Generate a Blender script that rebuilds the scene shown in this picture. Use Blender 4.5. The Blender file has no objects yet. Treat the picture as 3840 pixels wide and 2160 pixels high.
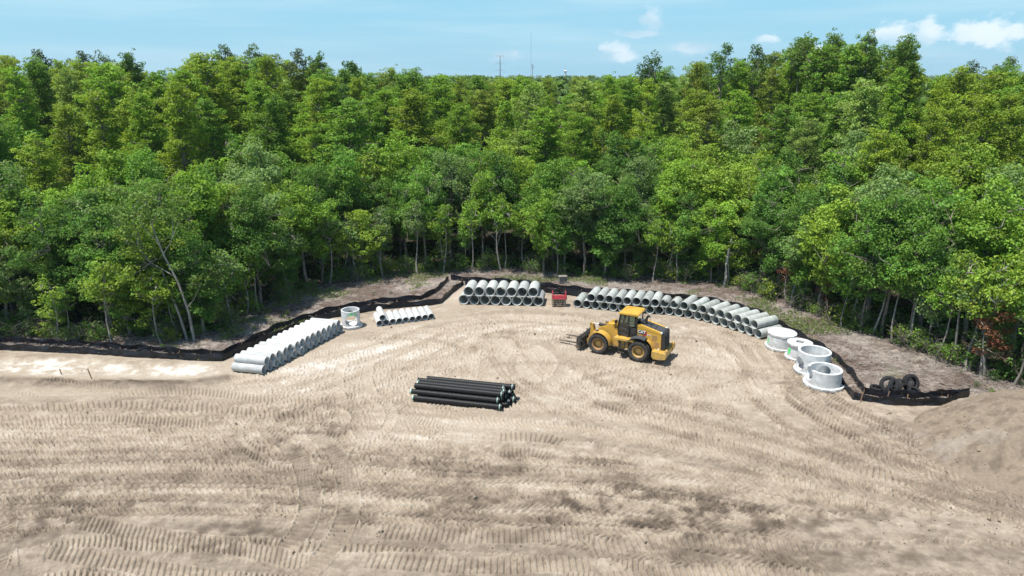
import bpy, bmesh, math, random
import numpy as np
from mathutils import Vector, Matrix, Euler

PI = math.pi
SC = bpy.context.scene
C = SC.collection

# ------------------------------------------------------------------ camera, sky, sun, exposure
CAM_H = 20.5
FPX = 2560.0
PITCH = math.atan((1080 - 280) / FPX)
cam_d = bpy.data.cameras.new('camera')
cam_d.sensor_width = 36.0
cam_d.lens = 24.0
cam_d.clip_start = 0.5
cam_d.clip_end = 20000
cam = bpy.data.objects.new('camera', cam_d)
C.objects.link(cam)
cam.location = (0, 0, CAM_H)
cam.rotation_euler = (PI / 2 - PITCH, 0, 0)
SC.camera = cam

SUN_EL = math.radians(70)
SHADOW = Vector((0.90, 0.36)).normalized()       # direction shadows fall on the ground
world = bpy.data.worlds.new('World')
SC.world = world
world.use_nodes = True
sun_d = bpy.data.lights.new('sun', 'SUN')
sun_d.energy = 4.6
sun_d.angle = math.radians(0.53)
sun_d.color = (1.0, 0.95, 0.87)
sun = bpy.data.objects.new('sun', sun_d)
C.objects.link(sun)
ldir = Vector((SHADOW.x * math.cos(SUN_EL), SHADOW.y * math.cos(SUN_EL), -math.sin(SUN_EL)))
sun.rotation_euler = ldir.to_track_quat('-Z', 'Y').to_euler()
sun.location = (0, 0, 60)
SC.view_settings.view_transform = 'Standard'
SC.view_settings.look = 'None'
SC.view_settings.exposure = 0.55
SC.view_settings.gamma = 1.0
SC.view_settings.use_curve_mapping = False
SC.cycles.max_bounces = 8
SC.cycles.diffuse_bounces = 3
SC.cycles.glossy_bounces = 2
SC.cycles.transmission_bounces = 4
SC.cycles.transparent_max_bounces = 8
SC.cycles.use_adaptive_sampling = True
SC.cycles.use_denoising = True


def ray(px, py):
    """photograph pixel (3840 x 2160) -> world direction"""
    xc = (px - 1920) / FPX
    yc = (py - 1080) / FPX
    return Vector((xc, math.cos(PITCH) - yc * math.sin(PITCH), -math.sin(PITCH) - yc * math.cos(PITCH)))


def gp(px, py, z=0.0):
    d = ray(px, py)
    t = (CAM_H - z) / -d.z
    return Vector((d.x * t, d.y * t, z))


def gq(px, py, z=0.0):
    """same for coordinates read off the 2576-wide view"""
    return gp(px * 3840 / 2576, py * 3840 / 2576, z)


def build_world():
    nt = world.node_tree
    N, L = nt.nodes, nt.links
    N.clear()
    out = N.new('ShaderNodeOutputWorld')
    bg = N.new('ShaderNodeBackground')
    sky = N.new('ShaderNodeTexSky')
    sky.sky_type = 'NISHITA'
    sky.sun_disc = False
    sky.sun_elevation = SUN_EL
    sky.sun_rotation = math.atan2(-SHADOW.x, -SHADOW.y)
    sky.air_density = 1.0
    sky.dust_density = 0.6
    sky.ozone_density = 2.0
    tint = N.new('ShaderNodeMix'); tint.data_type = 'RGBA'; tint.blend_type = 'MULTIPLY'
    tint.inputs[0].default_value = 1.0
    tint.inputs[7].default_value = SKY_TINT
    L.new(sky.outputs[0], tint.inputs[6])
    tc = N.new('ShaderNodeTexCoord')
    sep = N.new('ShaderNodeSeparateXYZ')
    L.new(tc.outputs['Generated'], sep.inputs[0])

    def m(op, a, b=None, c=None):
        n = N.new('ShaderNodeMath'); n.operation = op
        for i, v in enumerate((a, b, c)):
            if v is None:
                continue
            if isinstance(v, (int, float)):
                n.inputs[i].default_value = v
            else:
                L.new(v, n.inputs[i])
        return n.outputs[0]
    az = m('ARCTAN2', sep.outputs[0], sep.outputs[1])
    el = m('ARCSINE', sep.outputs[2])
    comb = N.new('ShaderNodeCombineXYZ')
    L.new(az, comb.inputs[0]); L.new(el, comb.inputs[1])

    def noise(scale, sx, sy, detail, rough=0.55):
        vm = N.new('ShaderNodeVectorMath'); vm.operation = 'MULTIPLY'
        L.new(comb.outputs[0], vm.inputs[0]); vm.inputs[1].default_value = (sx, sy, 1)
        n = N.new('ShaderNodeTexNoise'); n.inputs['Scale'].default_value = scale
        n.inputs['Detail'].default_value = detail
        n.inputs['Roughness'].default_value = rough
        L.new(vm.outputs[0], n.inputs['Vector'])
        return n.outputs['Fac']

    def mapr(v, a, b, c, d):
        n = N.new('ShaderNodeMapRange'); n.interpolation_type = 'SMOOTHSTEP'
        L.new(v, n.inputs[0])
        for i, x in enumerate((a, b, c, d)):
            n.inputs[i + 1].default_value = x
        return n.outputs[0]
    # thin streaky high cloud, everywhere round the sky
    streak = mapr(noise(1.0, 2.2, 30.0, 5.0), 0.40, 0.70, 0.0, 0.50)
    puffn = noise(1.0, 34.0, 46.0, 6.0, 0.6)
    puffn2 = noise(1.0, 9.0, 13.0, 3.0)
    # small fair-weather cumulus low over the horizon
    total = None
    rnd = random.Random(5)
    clouds = [(1640, 45, 38, 34), (1545, 125, 42, 26), (1560, 140, 60, 16), (1725, 122, 62, 18), (1270, 140, 46, 16),
              (2240, 82, 62, 28), (2340, 80, 44, 30), (2415, 88, 46, 28), (2500, 82, 88, 36), (2060, 130, 70, 16),
              (1930, 95, 40, 12), (1605, 85, 55, 10)]
    items = []
    for (x, y, w, h) in clouds:
        d = ray(x * 1.4907, y * 1.4907).normalized()
        items.append((math.atan2(d.x, d.y), math.asin(d.z), w * 1.4907 / FPX, h * 1.4907 / FPX))
    for i in range(16):
        a = rnd.uniform(0.75, 2 * PI - 0.75)
        a = a if a < PI else a - 2 * PI
        items.append((a, rnd.uniform(0.01, 0.09), rnd.uniform(0.02, 0.06), rnd.uniform(0.01, 0.022)))
    for (a, e, w, h) in items:
        s = N.new('ShaderNodeVectorMath'); s.operation = 'SUBTRACT'
        L.new(comb.outputs[0], s.inputs[0]); s.inputs[1].default_value = (a, e, 0)
        k = N.new('ShaderNodeVectorMath'); k.operation = 'MULTIPLY'
        L.new(s.outputs[0], k.inputs[0]); k.inputs[1].default_value = (1 / w, 1 / h, 0)
        ln = N.new('ShaderNodeVectorMath'); ln.operation = 'LENGTH'
        L.new(k.outputs[0], ln.inputs[0])
        v = m('SUBTRACT', 1.0, ln.outputs['Value'])
        total = v if total is None else m('MAXIMUM', total, v)
    base = m('ADD', total, m('MULTIPLY', m('SUBTRACT', puffn, 0.5), 2.6))
    mask = mapr(base, 0.0, 0.70, 0.0, 0.85)
    cmix = N.new('ShaderNodeMix'); cmix.data_type = 'RGBA'
    low = N.new('ShaderNodeMix'); low.data_type = 'RGBA'      # milky blue air thickening toward the horizon
    L.new(mapr(el, 0.02, 0.75, 0.85, 0.0), low.inputs[0]); L.new(tint.outputs[2], low.inputs[6]); low.inputs[7].default_value = AIR_COL
    L.new(streak, cmix.inputs[0]); L.new(low.outputs[2], cmix.inputs[6]); cmix.inputs[7].default_value = STREAK_COL
    shade = N.new('ShaderNodeMix'); shade.data_type = 'RGBA'
    L.new(mapr(puffn2, 0.35, 0.62, 0.0, 1.0), shade.inputs[0])
    shade.inputs[6].default_value = CLOUD_SHADE; shade.inputs[7].default_value = CLOUD_LIT
    fin = N.new('ShaderNodeMix'); fin.data_type = 'RGBA'
    L.new(mask, fin.inputs[0]); L.new(cmix.outputs[2], fin.inputs[6]); L.new(shade.outputs[2], fin.inputs[7])
    L.new(fin.outputs[2], bg.inputs[0])
    bg.inputs[1].default_value = SKY_STRENGTH
    L.new(bg.outputs[0], out.inputs[0])


SKY_STRENGTH = 0.085
SKY_TINT = (0.85, 1.02, 1.10, 1)
AIR_COL = (2.75, 5.75, 7.5, 1)
STREAK_COL = (5.2, 7.1, 7.9, 1)
CLOUD_LIT = (8.2, 8.9, 9.3, 1)
CLOUD_SHADE = (3.9, 5.9, 7.2, 1)
build_world()

# ------------------------------------------------------------------ helpers


def tag(o, label, cat, group=None):
    o['label'] = label
    o['category'] = cat
    if group:
        o['group'] = group
    return o


def empty(name, loc, rz=0.0, label=None, cat=None, group=None):
    o = bpy.data.objects.new(name, None)
    o.empty_display_size = 0.3
    C.objects.link(o)
    o.location = loc
    o.rotation_euler = (0, 0, rz)
    if label:
        tag(o, label, cat, group)
    return o


def link(name, me, parent=None, mat=None):
    o = bpy.data.objects.new(name, me)
    C.objects.link(o)
    if mat is not None and len(me.materials) == 0:
        me.materials.append(mat)
    if parent is not None:
        o.parent = parent
    return o


ORD = ['first', 'second', 'third', 'fourth', 'fifth', 'sixth', 'seventh', 'eighth', 'ninth', 'tenth', 'eleventh', 'twelfth',
       'thirteenth', 'fourteenth', 'fifteenth', 'sixteenth', 'seventeenth', 'eighteenth', 'nineteenth', 'twentieth',
       'twenty-first', 'twenty-second', 'twenty-third', 'twenty-fourth', 'twenty-fifth', 'twenty-sixth', 'twenty-seventh',
       'twenty-eighth', 'twenty-ninth', 'thirtieth']
while len(ORD) < 100:
    ORD.append(str(len(ORD) + 1) + 'th')


def ordinal(i):
    return ORD[i]


def basis(axis):
    a = Vector(axis).normalized()
    u = a.cross(Vector((0, 0, 1)))
    if u.length < 1e-4:
        u = Vector((1, 0, 0))
    u.normalize()
    return a, u, a.cross(u)


class MB:
    """collects shapes into one mesh"""

    def __init__(self):
        self.v = []
        self.f = []

    def add(self, vs, fs):
        n = len(self.v)
        self.v += [tuple(p) for p in vs]
        self.f += [tuple(n + i for i in q) for q in fs]
        return self

    def add_bm(self, bm):
        bm.verts.index_update()
        self.add([v.co[:] for v in bm.verts], [[v.index for v in f.verts] for f in bm.faces])
        bm.free()
        return self

    def box(self, c, s, rot=None, bev=0.0):
        bm = bmesh.new()
        bmesh.ops.create_cube(bm, size=1.0)
        M = Matrix.Translation(c)
        if rot is not None:
            M = M @ Euler(rot).to_matrix().to_4x4()
        M = M @ Matrix.Diagonal((s[0], s[1], s[2], 1))
        bmesh.ops.transform(bm, matrix=M, verts=bm.verts)
        if bev:
            bmesh.ops.bevel(bm, geom=bm.edges[:], offset=bev, segments=2, profile=0.6, affect='EDGES', clamp_overlap=True)
        return self.add_bm(bm)

    def prism(self, pts, y0, y1, bev=0.0):
        """polygon in x,z pushed from y0 to y1; y0, y1 may be per-point lists"""
        n = len(pts)
        a = y0 if isinstance(y0, (list, tuple)) else [y0] * n
        b = y1 if isinstance(y1, (list, tuple)) else [y1] * n
        bm = bmesh.new()
        A = [bm.verts.new((p[0], a[i], p[1])) for i, p in enumerate(pts)]
        B = [bm.verts.new((p[0], b[i], p[1])) for i, p in enumerate(pts)]
        bm.faces.new(A)
        bm.faces.new(list(reversed(B)))
        for i in range(n):
            j = (i + 1) % n
            bm.faces.new((A[j], A[i], B[i], B[j]))
        bmesh.ops.recalc_face_normals(bm, faces=bm.faces[:])
        if bev:
            bmesh.ops.bevel(bm, geom=bm.edges[:], offset=bev, segments=2, profile=0.6, affect='EDGES', clamp_overlap=True)
        return self.add_bm(bm)

    def tube(self, pts, rad, seg=8, cap=True):
        pts = [Vector(p) for p in pts]
        n = len(pts)
        rr = rad if isinstance(rad, (list, tuple)) else [rad] * n
        vs, fs = [], []
        for i, p in enumerate(pts):
            d = pts[min(i + 1, n - 1)] - pts[max(i - 1, 0)]
            a, u, w = basis(d)
            for k in range(seg):
                t = 2 * PI * k / seg
                vs.append(p + (u * math.cos(t) + w * math.sin(t)) * rr[i])
        for i in range(n - 1):
            for k in range(seg):
                k2 = (k + 1) % seg
                fs.append((i * seg + k, i * seg + k2, (i + 1) * seg + k2, (i + 1) * seg + k))
        if cap:
            fs.append(tuple(reversed(range(seg))))
            fs.append(tuple((n - 1) * seg + k for k in range(seg)))
        return self.add(vs, fs)

    def lathe(self, prof, seg=32, axis=(0, 0, 1), org=(0, 0, 0), closed=False):
        """prof: (along, radius) pairs about the axis"""
        a, u, w = basis(axis)
        o = Vector(org)
        vs, fs = [], []
        for (h, r) in prof:
            for k in range(seg):
                t = 2 * PI * k / seg
                vs.append(o + a * h + (u * math.cos(t) + w * math.sin(t)) * r)
        m_ = len(prof)
        for i in range(m_ if closed else m_ - 1):
            j = (i + 1) % m_
            for k in range(seg):
                k2 = (k + 1) % seg
                fs.append((i * seg + k, i * seg + k2, j * seg + k2, j * seg + k))
        return self.add(vs, fs)

    def mesh(self, name, smooth=None):
        me = bpy.data.meshes.new(name)
        me.from_pydata(self.v, [], self.f)
        bm = bmesh.new()
        bm.from_mesh(me)
        bmesh.ops.recalc_face_normals(bm, faces=bm.faces[:])
        bm.to_mesh(me)
        bm.free()
        if smooth:
            me.polygons.foreach_set('use_smooth', [True] * len(me.polygons))
            me.set_sharp_from_angle(angle=math.radians(smooth))
        return me

    def build(self, name, mat, parent=None, smooth=None):
        return link(name, self.mesh(name, smooth), parent, mat)


def array_mesh(name, verts, faces, smooth=False):
    """fast mesh from numpy arrays, faces (n,k)"""
    me = bpy.data.meshes.new(name)
    nv, nf, k = len(verts), len(faces), faces.shape[1]
    me.vertices.add(nv)
    me.vertices.foreach_set('co', np.ascontiguousarray(verts, np.float32).ravel())
    me.loops.add(nf * k)
    me.loops.foreach_set('vertex_index', np.ascontiguousarray(faces, np.int32).ravel())
    me.polygons.add(nf)
    me.polygons.foreach_set('loop_start', np.arange(0, nf * k, k, dtype=np.int32))
    if smooth:
        me.polygons.foreach_set('use_smooth', np.ones(nf, bool))
    me.update(calc_edges=True)
    me.validate()
    return me


def copy_thing(src, loc, rz=0.0, scale=None):
    r = src.copy()
    C.objects.link(r)
    r.location = loc
    r.rotation_euler = (0, 0, rz)
    if scale is not None:
        r.scale = scale
    for ch in src.children:
        c = ch.copy()
        C.objects.link(c)
        c.parent = r
        for g in ch.children:
            d = g.copy()
            C.objects.link(d)
            d.parent = c
    return r


# ------------------------------------------------------------------ noise for shaping ground
def _hash(ix, iy, seed):
    h = (ix.astype(np.int64) * 374761393 + iy.astype(np.int64) * 668265263 + seed * 974634777) & 0xFFFFFFFF
    h = ((h ^ (h >> 13)) * 1274126177) & 0xFFFFFFFF
    h = h ^ (h >> 16)
    return (h & 0xFFFF).astype(np.float32) / 65535.0


def vnoise(x, y, seed=0):
    ix, iy = np.floor(x), np.floor(y)
    fx, fy = (x - ix).astype(np.float32), (y - iy).astype(np.float32)
    fx = fx * fx * (3 - 2 * fx)
    fy = fy * fy * (3 - 2 * fy)
    a, b = _hash(ix, iy, seed), _hash(ix + 1, iy, seed)
    c, d = _hash(ix, iy + 1, seed), _hash(ix + 1, iy + 1, seed)
    return (a + (b - a) * fx) * (1 - fy) + (c + (d - c) * fx) * fy


def fbm(x, y, octv=4, seed=0, gain=0.5):
    s, amp, tot = 0.0, 1.0, 0.0
    for i in range(octv):
        s = s + vnoise(x * 2 ** i + 17.3 * i, y * 2 ** i - 9.1 * i, seed + i) * amp
        tot += amp
        amp *= gain
    return s / tot


def sstep(a, b, x):
    t = np.clip((x - a) / (b - a), 0, 1)
    return t * t * (3 - 2 * t)


# ------------------------------------------------------------------ materials
def nodes(name):
    m = bpy.data.materials.new(name)
    m.use_nodes = True
    nt = m.node_tree
    return m, nt, nt.nodes['Principled BSDF']


def mat(name, col, rough=0.6, metal=0.0, scale=6.0, amt=0.25, bump=0.0, bscale=40.0, spec=0.5, col2=None, vary=0.0):
    m, nt, p = nodes(name)
    N, L = nt.nodes, nt.links
    tc = N.new('ShaderNodeTexCoord')
    n = N.new('ShaderNodeTexNoise')
    n.inputs['Scale'].default_value = scale
    n.inputs['Detail'].default_value = 6
    L.new(tc.outputs['Object'], n.inputs['Vector'])
    r = N.new('ShaderNodeValToRGB')
    r.color_ramp.elements[0].position = 0.3
    r.color_ramp.elements[1].position = 0.7
    c2 = col2 if col2 else tuple(min(1, c * (1 + amt)) for c in col)
    r.color_ramp.elements[0].color = tuple(c * (1 - amt) for c in col) + (1,)
    r.color_ramp.elements[1].color = tuple(c2) + (1,)
    L.new(n.outputs['Fac'], r.inputs[0])
    L.new(r.outputs[0], p.inputs['Base Color'])
    if vary:        # each cast piece has its own tone
        oi = N.new('ShaderNodeObjectInfo')
        mr = N.new('ShaderNodeMapRange'); L.new(oi.outputs['Random'], mr.inputs[0])
        mr.inputs[3].default_value = 1 - vary; mr.inputs[4].default_value = 1 + vary * 0.6
        mx = N.new('ShaderNodeMix'); mx.data_type = 'RGBA'; mx.blend_type = 'MULTIPLY'; mx.inputs[0].default_value = 1
        L.new(r.outputs[0], mx.inputs[6]); L.new(mr.outputs[0], mx.inputs[7]); L.new(mx.outputs[2], p.inputs['Base Color'])
    p.inputs['Roughness'].default_value = rough
    p.inputs['Metallic'].default_value = metal
    p.inputs['Specular IOR Level'].default_value = spec
    if bump:
        b = N.new('ShaderNodeBump')
        n2 = N.new('ShaderNodeTexNoise')
        n2.inputs['Scale'].default_value = bscale
        n2.inputs['Detail'].default_value = 4
        L.new(tc.outputs['Object'], n2.inputs['Vector'])
        L.new(n2.outputs['Fac'], b.inputs['Height'])
        b.inputs['Strength'].default_value = bump
        b.inputs['Distance'].default_value = 0.03
        L.new(b.outputs[0], p.inputs['Normal'])
    return m


def ground_mat(name, fine=1.0):
    m, nt, p = nodes(name)
    N, L = nt.nodes, nt.links
    at = N.new('ShaderNodeAttribute'); at.attribute_name = 'soil'
    tc = N.new('ShaderNodeTexCoord')
    n = N.new('ShaderNodeTexNoise'); n.inputs['Scale'].default_value = 5.0; n.inputs['Detail'].default_value = 8
    n.inputs['Roughness'].default_value = 0.7
    L.new(tc.outputs['Object'], n.inputs['Vector'])
    mr = N.new('ShaderNodeMapRange')
    L.new(n.outputs['Fac'], mr.inputs[0])
    mr.inputs[1].default_value = 0.3; mr.inputs[2].default_value = 0.7
    mr.inputs[3].default_value = 0.80; mr.inputs[4].default_value = 1.18
    mx = N.new('ShaderNodeMix'); mx.data_type = 'RGBA'; mx.blend_type = 'MULTIPLY'; mx.inputs[0].default_value = 1
    L.new(at.outputs['Color'], mx.inputs[6]); L.new(mr.outputs[0], mx.inputs[7])
    L.new(mx.outputs[2], p.inputs['Base Color'])
    p.inputs['Roughness'].default_value = 0.95
    p.inputs['Specular IOR Level'].default_value = 0.15
    n2 = N.new('ShaderNodeTexNoise'); n2.inputs['Scale'].default_value = 14.0; n2.inputs['Detail'].default_value = 6
    n2.inputs['Roughness'].default_value = 0.75
    L.new(tc.outputs['Object'], n2.inputs['Vector'])
    b = N.new('ShaderNodeBump'); b.inputs['Strength'].default_value = 0.8 * fine; b.inputs['Distance'].default_value = 0.05
    L.new(n2.outputs['Fac'], b.inputs['Height']); L.new(b.outputs[0], p.inputs['Normal'])
    return m


def leaf_mat(name, trans=0.28):
    m, nt, p = nodes(name)
    N, L = nt.nodes, nt.links
    oi = N.new('ShaderNodeObjectInfo')
    at = N.new('ShaderNodeAttribute'); at.attribute_name = 'tint'
    hsv = N.new('ShaderNodeHueSaturation')
    L.new(oi.outputs['Color'], hsv.inputs['Color'])
    sp = N.new('ShaderNodeSeparateColor')
    L.new(at.outputs['Color'], sp.inputs[0])
    L.new(sp.outputs[0], hsv.inputs['Value'])
    L.new(sp.outputs[1], hsv.inputs['Hue'])
    L.new(hsv.outputs[0], p.inputs['Base Color'])
    p.inputs['Roughness'].default_value = 0.6
    p.inputs['Specular IOR Level'].default_value = 0.18
    tr = N.new('ShaderNodeBsdfTranslucent')
    br = N.new('ShaderNodeMix'); br.data_type = 'RGBA'; br.blend_type = 'MULTIPLY'; br.inputs[0].default_value = 1
    L.new(hsv.outputs[0], br.inputs[6]); br.inputs[7].default_value = (1.5, 1.55, 0.7, 1)
    L.new(br.outputs[2], tr.inputs['Color'])
    mx = N.new('ShaderNodeMixShader'); mx.inputs[0].default_value = trans
    L.new(p.outputs[0], mx.inputs[1]); L.new(tr.outputs[0], mx.inputs[2])
    L.new(mx.outputs[0], nt.nodes['Material Output'].inputs['Surface'])
    return m


def glass_mat(name):
    m, nt, p = nodes(name)
    N, L = nt.nodes, nt.links
    tr = N.new('ShaderNodeBsdfTransparent'); tr.inputs[0].default_value = (0.62, 0.70, 0.66, 1)
    gl = N.new('ShaderNodeBsdfGlossy'); gl.inputs['Roughness'].default_value = 0.03
    fr = N.new('ShaderNodeFresnel'); fr.inputs[0].default_value = 1.5
    mx = N.new('ShaderNodeMixShader')
    L.new(fr.outputs[0], mx.inputs[0]); L.new(tr.outputs[0], mx.inputs[1]); L.new(gl.outputs[0], mx.inputs[2])
    L.new(mx.outputs[0], N['Material Output'].inputs['Surface'])
    return m


M_GROUND = ground_mat('sandy_soil')
M_MOUND = ground_mat('pile_soil', 1.2)
M_LEAF = leaf_mat('leaves')
M_BARK = mat('bark_grey_brown', (0.20, 0.17, 0.14), 0.9, scale=3, amt=0.4, bump=0.6, bscale=12)
M_PALEBARK = mat('bark_pale', (0.27, 0.25, 0.22), 0.9, scale=5, amt=0.35, bump=0.5, bscale=14)
M_DEADWOOD = mat('dead_wood', (0.38, 0.35, 0.32), 0.85, scale=5, amt=0.25)


def dusty(m, lo, hi, amount, col=(0.30, 0.24, 0.18)):
    nt = m.node_tree
    N, L = nt.nodes, nt.links
    p = N['Principled BSDF']
    src = p.inputs['Base Color'].links[0].from_socket
    tc = N.new('ShaderNodeTexCoord'); sp = N.new('ShaderNodeSeparateXYZ'); L.new(tc.outputs['Object'], sp.inputs[0])
    n = N.new('ShaderNodeTexNoise'); n.inputs['Scale'].default_value = 4.5; n.inputs['Detail'].default_value = 7; L.new(tc.outputs['Object'], n.inputs['Vector'])
    mr = N.new('ShaderNodeMapRange'); L.new(sp.outputs[2], mr.inputs[0])
    mr.inputs[1].default_value = hi; mr.inputs[2].default_value = lo; mr.inputs[3].default_value = 0.12; mr.inputs[4].default_value = 1.0
    mu = N.new('ShaderNodeMath'); mu.operation = 'MULTIPLY'; L.new(mr.outputs[0], mu.inputs[0])
    m2 = N.new('ShaderNodeMapRange'); L.new(n.outputs['Fac'], m2.inputs[0]); m2.inputs[1].default_value = 0.35; m2.inputs[2].default_value = 0.65; m2.inputs[4].default_value = amount
    L.new(m2.outputs[0], mu.inputs[1])
    mx = N.new('ShaderNodeMix'); mx.data_type = 'RGBA'; L.new(mu.outputs[0], mx.inputs[0]); L.new(src, mx.inputs[6]); mx.inputs[7].default_value = col + (1,)
    L.new(mx.outputs[2], p.inputs['Base Color'])


M_CONC_W = mat('concrete_white', (0.50, 0.51, 0.505), 0.85, scale=2.0, amt=0.2, bump=0.25, bscale=30, vary=0.2)
M_CONC_G = mat('concrete_grey', (0.42, 0.435, 0.42), 0.85, scale=2.0, amt=0.22, bump=0.25, bscale=30, vary=0.2)
M_CONC_D = mat('concrete_right_row', (0.36, 0.38, 0.36), 0.85, scale=1.8, amt=0.25, bump=0.25, bscale=30, vary=0.2)
M_CONC_MH = mat('concrete_manhole', (0.58, 0.595, 0.60), 0.85, scale=2.6, amt=0.18, bump=0.25, bscale=25)
M_BOXC = mat('concrete_weathered', (0.20, 0.185, 0.165), 0.9, scale=4, amt=0.3, bump=0.4)
M_GREEN = mat('green_spray_paint', (0.05, 0.75, 0.16), 0.7, scale=20, amt=0.2)
M_YEL = mat('machine_yellow', (0.58, 0.335, 0.04), 0.42, scale=2.5, amt=0.10)
M_BLK = mat('black_paint', (0.018, 0.018, 0.020), 0.5, scale=6, amt=0.3)
M_DGREY = mat('dark_grey_plastic', (0.055, 0.058, 0.065), 0.6, scale=6, amt=0.2)
M_TYRE = mat('rubber', (0.030, 0.030, 0.032), 0.85, scale=5, amt=0.35, col2=(0.05, 0.047, 0.044))
M_CHROME = mat('chrome', (0.30, 0.30, 0.31), 0.45, 1.0, scale=3, amt=0.05)
M_STEEL = mat('worn_steel', (0.16, 0.13, 0.12), 0.6, 0.6, scale=5, amt=0.3)
M_RUST = mat('rusty_rim', (0.36, 0.20, 0.09), 0.7, scale=9, amt=0.3)
M_WHITE = mat('white_paint', (0.8, 0.8, 0.78), 0.5, scale=8, amt=0.05)
M_RED = mat('red_paint', (0.36, 0.030, 0.045), 0.5, scale=4, amt=0.25)
M_REDD = mat('red_decal', (0.40, 0.05, 0.035), 0.5, scale=4, amt=0.1)
M_TANM = mat('muddy_steel', (0.33, 0.27, 0.20), 0.8, scale=7, amt=0.35)
M_GLASS = glass_mat('cab_glass')
M_HDPE = mat('black_plastic_pipe', (0.011, 0.011, 0.012), 0.5, scale=5, amt=0.4, spec=0.35)
dusty(M_YEL, 0.3, 2.3, 0.8)
dusty(M_BLK, 0.2, 1.4, 0.5)
dusty(M_TYRE, -1.0, 3.0, 0.14)
dusty(M_CONC_MH, -0.05, 0.5, 0.6)
M_BAND = mat('pale_green_band', (0.32, 0.50, 0.42), 0.5, scale=8, amt=0.12)
M_FABRIC = mat('black_woven_fabric', (0.017, 0.019, 0.025), 0.42, scale=3, amt=0.5, bump=0.6, bscale=5, spec=0.3)
M_STAKE = mat('wooden_stake', (0.33, 0.20, 0.12), 0.85, scale=12, amt=0.3)
M_SEAT = mat('seat_orange_red', (0.50, 0.12, 0.07), 0.7, scale=8, amt=0.2)
M_OLDTYRE = mat('old_rubber', (0.020, 0.020, 0.022), 0.8, scale=5, amt=0.4, spec=0.3)
M_GRASS = leaf_mat('grass_blades', 0.3)
M_TWIG = mat('litter_twigs', (0.26, 0.20, 0.17), 0.9, scale=0.8, amt=0.5, col2=(0.42, 0.37, 0.33))
M_TOWER = mat('galvanised_steel', (0.42, 0.45, 0.47), 0.6, 0.3, scale=1, amt=0.1)

# ------------------------------------------------------------------ outlines of the site, as ground points
# where the cleared pad ends (silt fence) and where the wood begins, as distance against bearing
FENCE_PIX = [(-700, 872), (0, 880), (250, 893), (450, 906), (560, 908), (600, 890), (700, 845), (830, 800), (960, 778), (1085, 768),
             (1105, 764), (1165, 716), (1250, 722), (1380, 738), (1470, 747), (1600, 752), (1800, 775), (1900, 800), (1960, 830),
             (2075, 905), (2120, 965), (2150, 1006), (2250, 1019), (2380, 1018), (2440, 996), (2700, 1040), (3300, 1200)]
WOOD_PIX = [(-700, 845), (0, 850), (250, 860), (480, 855), (560, 830), (700, 760), (800, 720), (1000, 690), (1250, 680), (1500, 700),
            (1800, 710), (1990, 770), (2130, 830), (2300, 880), (2440, 940), (2576, 980), (2800, 1060), (3300, 1230)]
FEN = [gq(*p) for p in FENCE_PIX]
WOO = [gq(*p) for p in WOOD_PIX]


def bearing_curve(pts):
    a = np.array([p.x / p.y for p in pts]); r = np.array([p.y for p in pts])
    o = np.argsort(a)
    return a[o], r[o]


FA, FR = bearing_curve(FEN)
WA, WR = bearing_curve(WOO)


def fence_y(x, y):
    return np.interp(x / np.maximum(y, 1), FA, FR)


def wood_y(x, y):
    return np.interp(x / np.maximum(y, 1), WA, WR)


def near_line(x, y, pix):
    """distance to a line given as view pixels"""
    P = [gq(*p) for p in pix]
    best = np.full(x.shape, 1e9, np.float32)
    for a, b in zip(P[:-1], P[1:]):
        dx, dy = b.x - a.x, b.y - a.y
        t = np.clip(((x - a.x) * dx + (y - a.y) * dy) / (dx * dx + dy * dy), 0, 1)
        best = np.minimum(best, np.hypot(x - a.x - t * dx, y - a.y - t * dy))
    return best


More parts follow.
